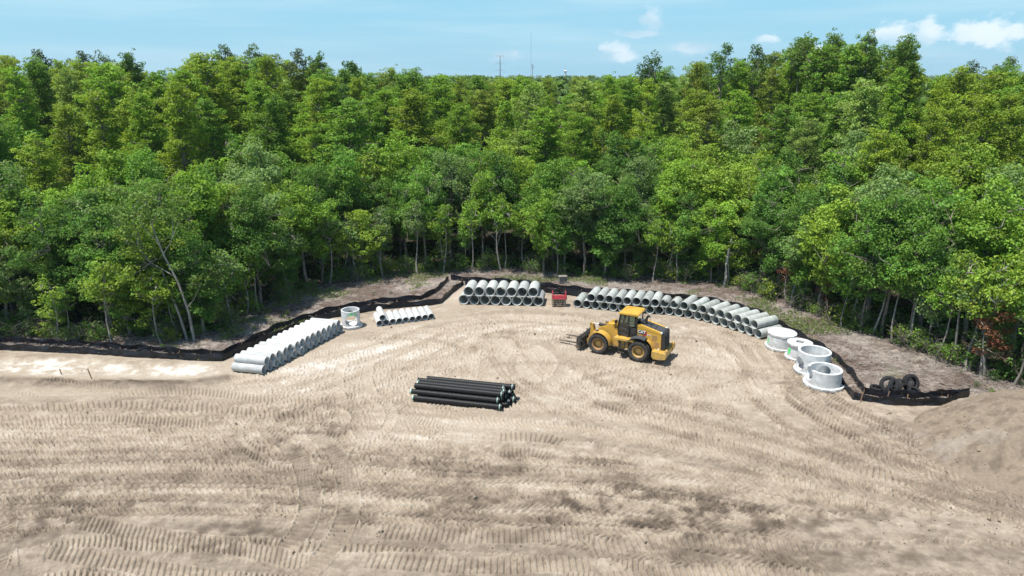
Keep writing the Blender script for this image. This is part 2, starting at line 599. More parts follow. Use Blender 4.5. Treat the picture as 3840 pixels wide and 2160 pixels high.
# ------------------------------------------------------------------ ground: one sheet, finely modelled where machines drove
def build_ground():
    ys = [-150, -80, -40, -15, 0, 10, 16]
    y = 19.0
    while y < 62:
        ys.append(y)
        y += 0.049 * (y / 24) ** 1.4
    while y < 75:
        ys.append(y)
        y += 0.4
    while y < 4600:
        ys.append(y)
        y *= 1.06
    ys = np.array(ys)
    NC = 1480
    s = np.linspace(-1.02, 1.02, NC)
    w = np.where(ys > 19, ys + 2, 21 + (19 - ys) * 1.6)
    X = (s[None, :] * w[:, None]).astype(np.float32)
    Y = np.repeat(ys[:, None], NC, 1).astype(np.float32)
    dens = sstep(75, 60, Y)
    fy, wy = fence_y(X, Y), wood_y(X, Y)
    pad = sstep(0.25, -0.25, Y - fy)
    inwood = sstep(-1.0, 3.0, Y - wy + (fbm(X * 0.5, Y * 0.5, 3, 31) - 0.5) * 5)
    # damp / dry of the sand: 0 white dry .. 1 dark damp
    st = fbm(X * 0.11 + Y * 0.03, Y * 0.42, 5, 3)
    st2 = fbm(X * 0.5, Y * 0.9, 5, 9)
    st3 = fbm(X * 2.2, Y * 2.6, 4, 15)
    moist = 0.42 + (st - 0.5) * 0.20 + (st2 - 0.5) * 0.30 + (st3 - 0.5) * 0.34
    spots = [  # x, y, radius x, radius y in view pixels, strength
        (1500, 1265, 420, 55, 0.34), (2050, 1310, 420, 40, 0.30), (1420, 1240, 90, 40, 0.25), (1250, 1150, 260, 45, 0.20),
        (760, 1100, 130, 50, 0.25), (560, 1360, 160, 45, 0.32), (0, 1330, 120, 50, 0.34), (250, 1255, 350, 45, 0.14),
        (1750, 1350, 300, 25, 0.2), (2150, 1400, 420, 30, 0.18), (300, 962, 400, 10, 0.30), (900, 1280, 300, 40, 0.14),
        (1950, 960, 80, 40, 0.22), (2350, 1110, 240, 70, 0.10), (2050, 905, 110, 30, 0.14), (1390, 1190, 30, 18, 0.3),
        (520, 1345, 60, 30, 0.3), (1650, 1290, 160, 25, 0.25),
        (250, 928, 330, 26, -0.45), (60, 920, 200, 24, -0.35), (480, 935, 120, 18, -0.35), (1100, 1098, 260, 16, -0.34), (1180, 1060, 300, 28, -0.16),
        (800, 925, 180, 30, -0.26), (1050, 890, 120, 22, -0.2), (700, 985, 140, 18, -0.2), (1330, 880, 60, 30, -0.16), (1000, 960, 160, 22, -0.16), (1560, 930, 60, 16, -0.2), (1980, 1120, 120, 14, -0.18), (2200, 1190, 160, 14, -0.16), (980, 1060, 160, 14, -0.2), (950, 870, 160, 26, -0.2), (1150, 745, 40, 25, -0.35), (1700, 975, 120, 40, -0.16),
        (1820, 900, 120, 40, -0.24), (1360, 1275, 55, 14, -0.35), (1420, 970, 60, 45, -0.16), (1350, 810, 300, 26, -0.12),
        (1800, 1440, 90, 14, -0.32), (2100, 1060, 60, 14, -0.2), (150, 990, 300, 12, -0.16), (1590, 1050, 120, 18, -0.22),
        (1250, 930, 120, 30, -0.10), (620, 1000, 120, 20, -0.12), (210, 1075, 90, 14, -0.12), (480, 1300, 70, 10, -0.25)]
    spotf = np.zeros_like(moist)
    for (px, py, rx, ry, k) in spots:
        c = gq(px, py)
        ex = gq(px + rx, py).x - c.x
        ey = gq(px, py - ry).y - c.y
        q = ((X - c.x) / ex) ** 2 + ((Y - c.y) / ey) ** 2
        spotf = spotf + k * np.exp(-q * 1.2) * (np.clip((st2 - 0.34) * 3.0 + (st3 - 0.5) * 3.0, 0, 1.7) * 0.8 if k > 0 else np.clip(0.62 + (st2 - 0.5) * 2.6 + (st3 - .5) * 2.4, 0.0, 1.8))
    h = (fbm(X * 0.12, Y * 0.12, 3, 50) - 0.5) * 0.10 + (fbm(X * 1.7, Y * 1.7, 4, 60) - 0.5) * 0.07
    h = h + (fbm(X * 6.0, Y * 6.0, 2, 66) - 0.5) * 0.03
    mbase = 0.42 + (moist - 0.42) * 0.5
    # ---- tracks
    rnd = random.Random(11)
    W = w

    def smooth_curve(P, step=0.45):
        P = [np.array((p.x, p.y)) for p in P]
        P = [2 * P[0] - P[1]] + P + [2 * P[-1] - P[-2]]
        out = []
        for i in range(1, len(P) - 2):
            p0, p1, p2, p3 = P[i - 1:i + 3]
            n = max(2, int(np.linalg.norm(p2 - p1) / step))
            for k in range(n):
                t = k / n
                out.append(0.5 * ((2 * p1) + (-p0 + p2) * t + (2 * p0 - 5 * p1 + 4 * p2 - p3) * t * t + (-p0 + 3 * p1 - 3 * p2 + p3) * t ** 3))
        out.append(P[-2])
        return np.array(out)

    def offset(Q, d):
        t = np.gradient(Q, axis=0)
        t /= np.maximum(np.linalg.norm(t, axis=1)[:, None], 1e-6)
        return Q + np.stack([-t[:, 1], t[:, 0]], 1) * d

    def stamp(Q, hw, kind, dm, amp=1.0, ph=0.0):
        seg = np.diff(Q, axis=0)
        ln = np.linalg.norm(seg, axis=1)
        acc = np.concatenate([[0], np.cumsum(ln)])
        tot = acc[-1]
        padw = hw * 1.5
        ps = rnd.uniform(0.72, 1.05)      # tread pitch of this machine
        ph = ph * 10
        for i in range(len(ln)):
            L_ = ln[i]
            if L_ < 1e-5:
                continue
            a, b = Q[i], Q[i + 1]
            r0 = np.searchsorted(ys, min(a[1], b[1]) - padw)
            r1 = np.searchsorted(ys, max(a[1], b[1]) + padw)
            if r1 <= r0 or r0 < 7 or ys[min(r1, len(ys) - 1)] > 61.5:
                continue
            wm0, wm1 = W[r0], W[min(r1, len(ys) - 1)]
            xa, xb = min(a[0], b[0]) - padw, max(a[0], b[0]) + padw
            s0 = min(xa / wm0, xa / wm1); s1 = max(xb / wm0, xb / wm1)
            c0 = int((s0 + 1.02) / 2.04 * (NC - 1)); c1 = int((s1 + 1.02) / 2.04 * (NC - 1)) + 2
            c0, c1 = max(c0, 0), min(c1, NC)
            if c1 <= c0:
                continue
            sl = (slice(r0, r1), slice(c0, c1))
            tx, ty = seg[i] / L_
            dx, dy = X[sl] - a[0], Y[sl] - a[1]
            al = dx * tx + dy * ty
            t = -dx * ty + dy * tx
            u = np.abs(t) / hw
            ss = acc[i] + al
            m = (al >= -0.03) & (al < L_ + 0.03) & (u < 1.5)
            if not m.any():
                continue
            fade = sstep(0, 0.8, ss) * sstep(0, 0.8, tot - ss)
            core = sstep(1.08, 0.92, u) * fade * m
            if kind == 'dozer':
                f = np.mod((ss + ph) / (0.29 * ps), 1)
                pat = -0.105 * (sstep(0.0, 0.13, f) * sstep(0.48, 0.36, f)) + 0.020
            elif kind == 'slant':
                f = np.mod((ss + 0.55 * t + ph) / (0.33 * ps), 1)
                pat = -0.105 * (sstep(0.0, 0.13, f) * sstep(0.50, 0.38, f)) + 0.020
            elif kind == 'chev':
                f = np.mod((ss + 1.0 * np.abs(t) + 0.17 * (t > 0) + ph) / (0.40 * ps), 1)
                pat = -0.11 * (sstep(0.0, 0.12, f) * sstep(0.5, 0.38, f)) * sstep(0.04, 0.14, u) + 0.018
            elif kind == 'fine':
                f = np.mod((ss + 0.10 * np.sin(t * 16) + ph) / (0.26 * ps), 1)
                pat = -0.06 * (sstep(0.0, 0.2, f) * sstep(0.6, 0.4, f)) + 0.010
            else:   # smooth: scraped by a blade or many tyres
                pat = np.zeros_like(u) - 0.012
            berm = 0.06 * np.exp(-((u - 1.12) / 0.10) ** 2) * fade * m * (0.4 + st2[sl] * 1.2)
            wob = 0.75 + 0.95 * st2[sl]
            h[sl] = h[sl] * (1 - core * 0.92) + (-0.02 + pat * amp * wob) * core + berm * amp
            mk = 0.42 * core
            moist[sl] = moist[sl] * (1 - mk) + (mbase[sl] + dm * 1.5) * mk - 0.055 * berm / 0.06

    kinds = ['chev', 'chev', 'chev', 'slant', 'dozer', 'fine', 'smooth']

    def pair(pix, off=0.0, kind=None, hw=None, gauge=2.1, dm=None, amp=1.0, jit=0.0):
        Q = smooth_curve([gq(p[0] + rnd.uniform(-jit, jit), p[1] + rnd.uniform(-jit, jit) * 0.4) for p in pix])
        k = kind or rnd.choice(kinds)
        hw_ = hw or {'chev': 0.34, 'slant': 0.40, 'dozer': 0.36, 'fine': 0.24, 'smooth': 0.55}[k] * rnd.uniform(0.9, 1.12)
        d_ = rnd.uniform(-0.07, 0.08) if dm is None else dm
        for sgn in (-1, 1):
            stamp(offset(Q, off + sgn * gauge / 2), hw_, k, d_, amp, rnd.random())

    G = [
        [(-150, 1010), (300, 1000), (620, 965), (850, 900), (1000, 850), (1150, 802), (1300, 786), (1500, 792)],
        [(-150, 1055), (400, 1050), (800, 1020), (1100, 1045), (1500, 1080), (1900, 1110), (2300, 1210), (2750, 1330)],
        [(-150, 1120), (500, 1105), (900, 1130), (1400, 1150), (1900, 1180), (2300, 1270), (2750, 1370)],
        [(-150, 1190), (600, 1175), (1200, 1210), (1800, 1240), (2300, 1320), (2750, 1420)],
        [(-150, 1290), (500, 1250), (1000, 1290), (1600, 1320), (2200, 1350), (2750, 1420)],
        [(100, 1350), (400, 1370), (700, 1410), (950, 1470)],
        [(1250, 850), (1400, 818), (1600, 790), (1800, 825), (1900, 900), (1980, 1000), (2150, 1110), (2400, 1210), (2750, 1310)],
        [(1290, 800), (1310, 880), (1370, 950), (1470, 1020), (1620, 1075), (1850, 1120), (2200, 1200)],
        [(700, 970), (800, 930), (950, 880), (1150, 840), (1350, 825), (1550, 850)],
        [(600, 1030), (900, 1000), (1200, 1040), (1500, 1030), (1750, 980), (1900, 930)],
        [(1000, 1449), (1400, 1400), (1900, 1390), (2300, 1400), (2700, 1440)],
        [(-100, 1400), (300, 1330), (800, 1345), (1300, 1375), (1900, 1400), (2700, 1440)],
    ]
    # short passes and turning arcs in the middle of the yard
    for i in range(80):
        px, py = rnd.uniform(-100, 2600), 800 + 650 * rnd.random() ** 0.8
        ang = rnd.gauss(0.05, 0.55) + (0.25 if px > 1700 else -0.1)
        cur = rnd.gauss(0, 0.06)
        L_ = rnd.uniform(5, 16)
        c = gq(px, py)
        if c.y > np.interp(c.x / c.y, FA, FR) - 5:
            continue
        P, a, x, yy = [], ang - 0.25, c.x, c.y
        for k in range(int(L_ / 1.2)):
            P.append(Vector((x, yy, 0)))
            a += cur
            x += 1.2 * math.cos(a); yy += 1.2 * math.sin(a)
        Q = smooth_curve(P)
        lim = np.interp(Q[:, 0] / np.maximum(Q[:, 1], 1), FA, FR) - 3.0
        Q = Q[Q[:, 1] < lim]
        if len(Q) < 6:
            continue
        k = rnd.choice(['dozer', 'slant', 'slant', 'chev', 'chev', 'fine', 'smooth'])
        hw_ = {'chev': 0.34, 'slant': 0.40, 'dozer': 0.38, 'fine': 0.24, 'smooth': 0.6}[k]
        for sgn in (-1, 1):
            stamp(offset(Q, sgn * 1.05), hw_, k, rnd.uniform(-0.07, 0.10), 1.0, rnd.random())
    # circling passes round the middle of the yard
    for i in range(90):
        c = gq(rnd.uniform(560, 2080), rnd.uniform(805, 1060))
        if c.y > np.interp(c.x / c.y, FA, FR) - 4.5:
            continue
        a = math.atan2(c.y - 47.0, (c.x - 3.0) * 0.6) + PI / 2 + rnd.gauss(0, 0.45)
        cur = rnd.uniform(0.02, 0.16)
        P, x, yy = [], c.x, c.y
        for k in range(rnd.randrange(5, 14)):
            P.append(Vector((x, yy, 0)))
            a += cur
            x += 1.2 * math.cos(a); yy += 1.2 * math.sin(a)
        Q = smooth_curve(P)
        Q = Q[Q[:, 1] < np.interp(Q[:, 0] / np.maximum(Q[:, 1], 1), FA, FR) - 3.2]
        if len(Q) < 6:
            continue
        k = rnd.choice(['chev', 'chev', 'chev', 'slant', 'fine', 'smooth'])
        for sgn in (-1, 1):
            stamp(offset(Q, sgn * 1.05), {'chev': 0.36, 'slant': 0.40, 'fine': 0.26, 'smooth': 0.5}[k], k, rnd.uniform(-0.09, 0.06), 0.8, rnd.random())
    SW = [
        [(1300, 860), (1420, 960), (1600, 1050), (1900, 1140), (2250, 1260), (2750, 1430)],
        [(1480, 1000), (1800, 1060), (2100, 1160), (2400, 1290), (2750, 1430)],
        [(1900, 860), (2000, 980), (2150, 1080), (2400, 1190), (2750, 1310)],
        [(1150, 1060), (1500, 1085), (1850, 1160), (2200, 1290), (2600, 1440)],
        [(560, 960), (760, 935), (950, 885), (1120, 835), (1300, 815), (1480, 830)],
        [(-150, 1075), (350, 1070), (700, 1040), (900, 985), (1080, 900), (1200, 840)],
        [(-150, 1150), (400, 1140), (900, 1160), (1400, 1195), (1900, 1260), (2750, 1440)],
        [(-150, 1235), (500, 1215), (1000, 1240), (1500, 1290), (2100, 1390), (2400, 1460)],
    ]
    for rep in range(3):
        for g in (G if rep < 1 else []) + SW:
            k = rnd.choice(['chev', 'chev', 'chev', 'fine', 'slant', 'smooth'])
            pair(g, (rep - 1) * 1.15 + rnd.uniform(-0.25, 0.25), kind=k, jit=10, gauge=2.3, dm=rnd.choice((-0.17, -0.10, 0.06, 0.12, 0.16)), amp=1.35 if g in SW else 1.05)
    # the ones that stand out in the photograph
    pair([(250, 1010), (450, 1000), (650, 1020), (850, 1035)], 0, 'slant', 0.5, 1.9, 0.05)
    pair([(60, 1045), (300, 1035), (560, 1050)], 0, 'slant', 0.5, 1.9, 0.05)
    pair([(620, 1075), (640, 1110), (700, 1150), (780, 1165), (820, 1120), (780, 1090)], 0, 'chev', 0.45, 2.0, 0.16)
    pair([(700, 1449), (800, 1350), (830, 1250), (800, 1150), (740, 1090)], 0, 'dozer', 0.5, 1.9, 0.08)
    pair([(1890, 1140), (2080, 1190), (2260, 1235), (2420, 1270)], 0, 'dozer', 0.42, 2.4, 0.0)
    pair([(1240, 1118), (1350, 1120), (1420, 1135)], 0, 'dozer', 0.5, 1.8, 0.1)
    pair([(1480, 1420), (1800, 1400), (2200, 1425), (2576, 1435)], 0, 'dozer', 0.45, 2.0, 0.04, 0.8)
    pair([(150, 1345), (350, 1380), (600, 1420), (750, 1460)], 0, 'slant', 0.48, 2.0, 0.02, 0.75)
    pair([(920, 1370), (1200, 1385), (1500, 1380)], 0, 'dozer', 0.48, 2.0, 0.05, 0.75)
    pair([(900, 900), (885, 960), (920, 1050), (985, 1110)], 0, 'fine', 0.36, 2.0, -0.04)
    pair([(1300, 840), (1320, 900), (1380, 960), (1470, 1010)], 0, 'smooth', 0.9, 2.6, -0.05)
    pair([(1900, 880), (1960, 960), (2060, 1060), (2250, 1150), (2500, 1230)], 0, 'chev', 0.40, 2.3, 0.02)
    pair([(1860, 900), (1900, 1000), (2000, 1090)], 0, 'smooth', 0.7, 2.4, -0.08)
    pair([(1700, 1100), (1950, 1160), (2200, 1250), (2576, 1340)], 0.5, 'chev', 0.42, 2.2, 0.0)
    pair([(1600, 1160), (1900, 1210), (2200, 1290), (2576, 1370)], 0.5, 'chev', 0.42, 2.2, 0.04)
    pair([(1100, 1240), (1500, 1235), (1900, 1290), (2300, 1340)], 0, 'chev', 0.45, 2.2, 0.08)
    pair([(2000, 1378), (2300, 1362), (2620, 1372)], 0, 'smooth', 1.0, 2.2, 0.02)
    # tyre loops round the parked loader and the black pipes
    for (cx, cy, rx, ry, t0, t1, k) in ((7.5, 46.5, 6.5, 5.0, 60, 330, 'chev'), (4.0, 49.5, 6.0, 4.5, -60, 200, 'chev'), (10.5, 44.0, 7.0, 5.5, -30, 240, 'chev'), (14.0, 47.5, 4.5, 5.5, -100, 160, 'chev'),
                                        (-1.5, 47.0, 4.2, 4.2, -140, 120, 'fine'), (-9.0, 49.5, 6.0, 3.4, -90, 130, 'chev'), (2.0, 41.5, 8.5, 6.5, -20, 130, 'chev'), (11.5, 39.0, 8.0, 6.0, 20, 170, 'chev'), (-12.0, 38.0, 3.4, 3.2, -60, 260, 'chev')):
        P = [Vector((cx + rx * math.cos(math.radians(t)), cy + ry * math.sin(math.radians(t)), 0)) for t in range(t0, t1 + 1, 12)]
        Q = smooth_curve(P)
        Q = Q[Q[:, 1] < np.interp(Q[:, 0] / np.maximum(Q[:, 1], 1), FA, FR) - 3.4]
        if len(Q) > 6:
            for sgn in (-1, 1):
                stamp(offset(Q, sgn * 1.05), 0.34, k, rnd.choice((-0.12, 0.11)), 1.15, rnd.random())
    moist = moist + spotf * np.where(spotf > 0, 0.85, 1.0) + (st2 - 0.5) * 0.14 + (st3 - 0.5) * 0.16
    # smooth apron of sand along the pipe rows, soft sandy strip at left
    calm = np.exp(-(near_line(X, Y, [(600, 925), (850, 850), (960, 815), (1120, 800), (1160, 770), (1370, 768), (1450, 775), (1800, 800), (1930, 850)]) / 1.3) ** 2)
    calm = np.maximum(calm, 0.85 * np.exp(-(near_line(X, Y, [(-100, 985), (300, 985), (560, 965)]) / 0.9) ** 2))
    calm = np.maximum(calm, 0.75 * np.exp(-(((X - 6.5) / 4.2) ** 2 + ((Y - 48.6) / 2.2) ** 2)))
    h = h * (1 - 0.8 * calm)
    moist = moist * (1 - 0.5 * calm) + 0.22 * 0.5 * calm * 2 * 0.5 + 0.10 * calm
    # low ridges of pushed-up soil
    rid = np.exp(-(near_line(X, Y, [(-200, 945), (0, 958), (200, 968), (430, 972), (560, 955)]) / 0.75) ** 2)
    h = h + rid * (0.18 + 0.25 * (st2 - 0.4)); moist = moist + rid * 0.30
    rid2 = np.exp(-(near_line(X, Y, [(-100, 902), (120, 905), (260, 912), (420, 918)]) / 0.8) ** 2)
    h = h + rid2 * (0.14 + 0.3 * (st2 - 0.4)); moist = moist + rid2 * 0.32 * sstep(0.35, 0.6, st2)
    moist = np.clip(moist + 0.07 * sstep(44, 30, Y) * (0.6 + 0.8 * st2), 0, 1)
    ramp_x = [0, 0.18, 0.42, 0.68, 1.0]
    ramp = np.array(SAND_RAMP)
    col = np.stack([np.interp(moist, ramp_x, ramp[:, i]) for i in range(3)], -1)
    # leaf litter outside the fence
    n1 = fbm(X * 0.28, Y * 0.5, 5, 77); n2 = fbm(X * 2.3, Y * 3.5, 4, 83); n3 = fbm(X * 0.22 + 9, Y * 0.22, 4, 91)
    q = np.clip((n1 - 0.36) * 2.6 + (n2 - 0.5) * 1.5, 0, 1)
    lit = LITTER_A[None, None, :] * (1 - q[..., None]) + LITTER_B[None, None, :] * q[..., None]
    g = sstep(0.56, 0.72, n3)[..., None] * 0.55
    lit = lit * (1 - g) + np.array((0.10, 0.125, 0.045)) * g
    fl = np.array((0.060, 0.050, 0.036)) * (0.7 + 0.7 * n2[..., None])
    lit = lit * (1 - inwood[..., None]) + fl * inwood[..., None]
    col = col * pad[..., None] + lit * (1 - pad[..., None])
    hl = (fbm(X * 0.3, Y * 0.3, 3, 101) - 0.5) * 0.25 + (fbm(X * 2.5, Y * 2.5, 3, 103) - 0.5) * 0.12
    h = h * pad + hl * (1 - pad)
    h = h * dens
    h[Y < 19] = 0
    h[Y > 200] = -0.5
    idx = np.arange(len(ys) * NC).reshape(len(ys), NC)
    F = np.stack([idx[:-1, :-1], idx[:-1, 1:], idx[1:, 1:], idx[1:, :-1]], -1).reshape(-1, 4)
    V = np.stack([X, Y, h], -1).reshape(-1, 3)
    me = array_mesh('ground', V, F, False)
    at = me.attributes.new('soil', 'FLOAT_COLOR', 'POINT')
    rgba = np.ones((V.shape[0], 4), np.float32)
    rgba[:, :3] = col.reshape(-1, 3)
    at.data.foreach_set('color', rgba.ravel())
    o = link('ground', me, None, M_GROUND)
    o['kind'] = 'structure'
    return o


SAND_RAMP = [(0.56, 0.52, 0.475), (0.415, 0.357, 0.290), (0.318, 0.262, 0.203), (0.195, 0.156, 0.120), (0.10, 0.079, 0.062)]
LITTER_A = np.array((0.125, 0.09, 0.073))
LITTER_B = np.array((0.31, 0.27, 0.24))
build_ground()


MOUND = []


def build_mound():
    n = 230
    cx, cy = 30.8, 35.0
    u = np.linspace(-10.5, 10.5, n)
    X, Y = np.meshgrid(u, u)
    ang = np.arctan2(Y, X)
    r = np.hypot(X, Y) * (1 + 0.10 * np.sin(ang * 2 + 0.6) + 0.06 * np.sin(ang * 5))
    # long ridge running off to the right
    xr = np.maximum(X - 0.0, 0)
    r = np.where(X > 0, np.hypot(np.maximum(xr - 5.5, 0), Y), r)
    r = np.where(Y > 0, np.hypot(np.where(X > 0, np.maximum(xr - 5.5, 0), X * 1.12), Y * 1.42), r)
    R, Hh = 7.9, 4.1
    z = Hh * np.clip(1 - r / R, 0, 1) ** 0.95
    z = -np.log(np.exp(-z * 3.2) + np.exp(-3.15 * 3.2)) / 3.2
    k = sstep(0.0, 0.6, z)
    wx, wy = X + cx, Y + cy
    z = z + k * ((fbm(wx * 0.6, wy * 0.6, 3, 200) - 0.5) * 0.8 + (fbm(wx * 2.6, wy * 2.6, 3, 203) - 0.5) * 0.26 + (fbm(wx * 7, wy * 7, 3, 205) - 0.5) * 0.08)
    rill = fbm(np.arctan2(Y, X) * 9, r * 0.25, 3, 210)
    z = z - k * sstep(0.5, 0.7, rill) * 0.06 - 0.06 * (1 - k)
    st = fbm(wx * 0.35, wy * 0.35, 5, 220); st2 = fbm(wx * 2.5, wy * 2.5, 4, 225)
    base = np.array((0.240, 0.192, 0.144)); dark = np.array((0.13, 0.10, 0.076)); pale = np.array((0.36, 0.32, 0.28))
    a = sstep(0.5, 0.68, st2)[..., None] * 0.55; b = (sstep(0.56, 0.7, st) * sstep(0.5, 0.65, rill))[..., None] * 0.45
    col = base * (1 - a) + dark * a
    col = col * (1 - b) + pale * b
    MOUND.append((wx, wy, z))
    V = np.stack([wx, wy, z], -1).reshape(-1, 3)
    idx = np.arange(n * n).reshape(n, n)
    F = np.stack([idx[:-1, :-1], idx[:-1, 1:], idx[1:, 1:], idx[1:, :-1]], -1).reshape(-1, 4)
    me = array_mesh('dirt_mound', V, F, False)
    at = me.attributes.new('soil', 'FLOAT_COLOR', 'POINT')
    rgba = np.ones((n * n, 4), np.float32); rgba[:, :3] = col.reshape(-1, 3)
    at.data.foreach_set('color', rgba.ravel())
    o = link('dirt_mound', me, None, M_MOUND)
    tag(o, 'tall bare tan dirt pile at the right edge, over the end of the fence', 'dirt pile')


build_mound()


# ------------------------------------------------------------------ silt fences
def fence(name, pix, label, hgt=0.66, seed=1, lean=0.08, spacing=2.6):
    rnd = random.Random(seed)
    P = [gq(*p) for p in pix]
    Q = []
    for a, b in zip(P[:-1], P[1:]):
        n = max(1, int((b - a).length / 0.16))
        for k in range(n):
            Q.append(a.lerp(b, k / n))
    Q.append(P[-1])
    s = 0.0
    root = empty(name, Q[0], 0, label, 'silt fence', 'double run of black silt fence')
    V, F = [], []
    rows = 7
    posts = []
    nxt = 0.3
    org = Q[0]
    hs = np.array([q.x for q in Q]); hy = np.array([q.y for q in Q])
    wr = fbm(np.arange(len(Q)) * 0.22, np.full(len(Q), seed * 3.3), 4, seed)
    ii, rr_ = np.meshgrid(np.arange(len(Q)), np.arange(7), indexing='ij')
    wr2 = fbm(ii * 0.30 + rr_ * 0.45, rr_ * 0.55 + seed * 7.7 - ii * 0.05, 3, seed + 40)
    for i, q in enumerate(Q):
        if i:
            s += (q - Q[i - 1]).length
        t = (Q[min(i + 1, len(Q) - 1)] - Q[max(i - 1, 0)]).normalized()
        nrm = Vector((-t.y, t.x, 0))
        if s >= nxt:
            posts.append((q, nrm))
            nxt += spacing * rnd.uniform(0.85, 1.15)
        ph = math.sin((s - 0.3) / spacing * PI) ** 2
        top = hgt * (1 - 0.22 * ph - 0.30 * max(0, wr[i] - 0.55) * 2)
        for r in range(rows):
            f = r / (rows - 1)
            bulge = (wr[i] - 0.5) * 0.38 * math.sin(f * PI * 0.8) + (wr2[i, r] - 0.5) * 0.30 * math.sin(min(1, f + 0.15) * PI * 0.9)
            c = q + nrm * (bulge + lean * f * (0.5 - wr[i]) * 4) + Vector((0, 0, -0.06 + (top + 0.06) * f))
            V.append(c - org)
    n = len(Q)
    base = len(V)
    V += [v + Vector((0.004, 0.010, 0.0)) for v in V]
    for i in range(n - 1):
        for r in range(rows - 1):
            a = i * rows + r
            F.append((a, a + rows, a + rows + 1, a + 1))
            F.append((base + a, base + a + 1, base + a + rows + 1, base + a + rows))
        a = i * rows + rows - 1
        F.append((a, a + rows, base + a + rows, base + a))
    me = bpy.data.meshes.new('fabric')
    me.from_pydata([v[:] for v in V], [], F)
    me.polygons.foreach_set('use_smooth', [True] * len(me.polygons))
    me.set_sharp_from_angle(angle=math.radians(50))
    link('fabric', me, root, M_FABRIC)
    pm = MB().box((0, 0, 0.36), (0.045, 0.045, 0.92)).mesh('post')
    pm.materials.append(M_STAKE)
    for (q, nrm) in posts:
        p = link('post', pm, root)
        p.location = q - org + nrm * 0.07 + Vector((0, 0, rnd.uniform(-0.16, -0.06)))
        p.rotation_euler = (rnd.uniform(-.08, .08), rnd.uniform(-.08, .08), rnd.uniform(0, 1))
    return root


fence('silt_fence', [(-260, 874), (0, 880), (250, 893), (450, 906), (560, 908), (600, 890), (700, 845), (830, 800), (960, 778), (1085, 768), (1108, 764), (1140, 735), (1166, 716)],
      'black fabric fence in front, along the left pipe row to the middle stack corner', 0.62, 1)
fence('silt_fence', [(-260, 856), (0, 862), (250, 876), (450, 891), (560, 897), (590, 884), (690, 832), (820, 788), (950, 764), (1060, 755), (1095, 738), (1128, 706)],
      'rear black fabric fence at left, just behind the front one, toward the wood', 0.60, 2)
fence('silt_fence', [(1134, 705), (1190, 711), (1300, 716), (1390, 727), (1480, 738), (1620, 745), (1800, 765), (1900, 790), (1965, 824), (2040, 868), (2085, 892), (2140, 945), (2172, 994), (2230, 1003), (2330, 1003), (2436, 996)],
      'black fence behind the middle stack and right pipe row, passing the old tyres', 0.66, 3)
fence('silt_fence', [(1170, 717), (1250, 722), (1380, 738), (1470, 747)],
      'short black fence piece directly behind the middle pipe stack and red machine', 0.66, 4)
fence('silt_fence', [(2030, 884), (2078, 912), (2115, 965), (2145, 1006), (2250, 1020), (2370, 1020), (2436, 1000)],
      'black fence in front of the old tyres, running from manholes to dirt pile', 0.60, 5)


# ------------------------------------------------------------------ concrete pipes
def pipe_mesh(name, R, L, m, wall=0.17, groove=True):
    r = R * (1 - wall)
    g = R * (1 - wall * 0.55)
    prof = [(0.012, R * 0.985), (0.03, R), (L - 0.09, R), (L - 0.07, R * 0.985), (L, R * 0.985), (L, r), (0.085, r), (0.08, g), (0.0, g + 0.004), (0.0, R * 0.965)]
    mb = MB().lathe(prof, 30, (1, 0, 0), (0, 0, 0), closed=True)
    me = mb.mesh(name, 35)
    me.materials.append(m)
    return me


def put_pipe(me, p, axis, label, group, roll=0.0):
    o = link('concrete_pipe', me)
    a, u, w = basis(axis)
    Mx = Matrix((a, u, a.cross(u))).transposed()
    o.rotation_mode = 'QUATERNION'
    o.rotation_quaternion = Mx.to_quaternion() @ Euler((roll, 0, 0)).to_quaternion()
    o.location = p
    tag(o, label, 'concrete pipe', group)
    return o


rp = random.Random(3)
# left double row: ends face the yard, numbered from the near end
RL = 0.318
a0 = gp(800 + 548 / 2.862, 1000 + 1105 / 2.862, RL)
rowdir = Vector((3.29, 7.72, 0)).normalized()
axL = Vector((-0.975, 0.225, 0)).normalized()
meL = pipe_mesh('pipe_white', RL, 2.46, M_CONC_W)
step = 0.642
for i in range(15):
    p = a0 + rowdir * step * i - axL * (rp.uniform(-0.03, 0.05) + (0.16 if i == 6 else 0))
    put_pipe(meL, p, axL, f'{ordinal(i)} whitish concrete pipe from the near end, bottom row of the left stack', 'pipes of the left stack', rp.uniform(0, 6))
for i in range(14):
    p = a0 + rowdir * step * (i + 0.5) - axL * rp.uniform(-0.10, 0.06) + Vector((0, 0, math.sqrt((2 * RL) ** 2 - (step / 2) ** 2) + 0.002))
    put_pipe(meL, p, axL, f'{ordinal(i)} whitish concrete pipe from the near end, top row of the left stack', 'pipes of the left stack', rp.uniform(0, 6))
# small pipes beside the left manhole
RS = 0.275
b0 = gp(800 + 1785 / 2.862, 1000 + 612 / 2.862, RS); b1 = gp(800 + 2342 / 2.862, 1000 + 537 / 2.862, RS)
axS = Vector((-0.30, 0.95, 0)).normalized()
meS = pipe_mesh('pipe_small', RS, 2.35, M_CONC_W)
for i in range(9):
    p = b0.lerp(b1, i / 8) + axS * rp.uniform(-0.05, 0.05)
    put_pipe(meS, p, axS, f'{ordinal(i)} small pale concrete pipe from the left, ground row beside the left manhole', 'small pipes beside the left manhole', rp.uniform(0, 6))
dS = (b1 - b0).length / 8
put_pipe(meS, b0.lerp(b1, 0.5 / 8) + Vector((0, 0, math.sqrt((2 * RS) ** 2 - (dS / 2) ** 2) + 0.002)) + axS * 0.05, axS,
         'single small concrete pipe lying on top of the small pipe row', 'small pipes beside the left manhole')
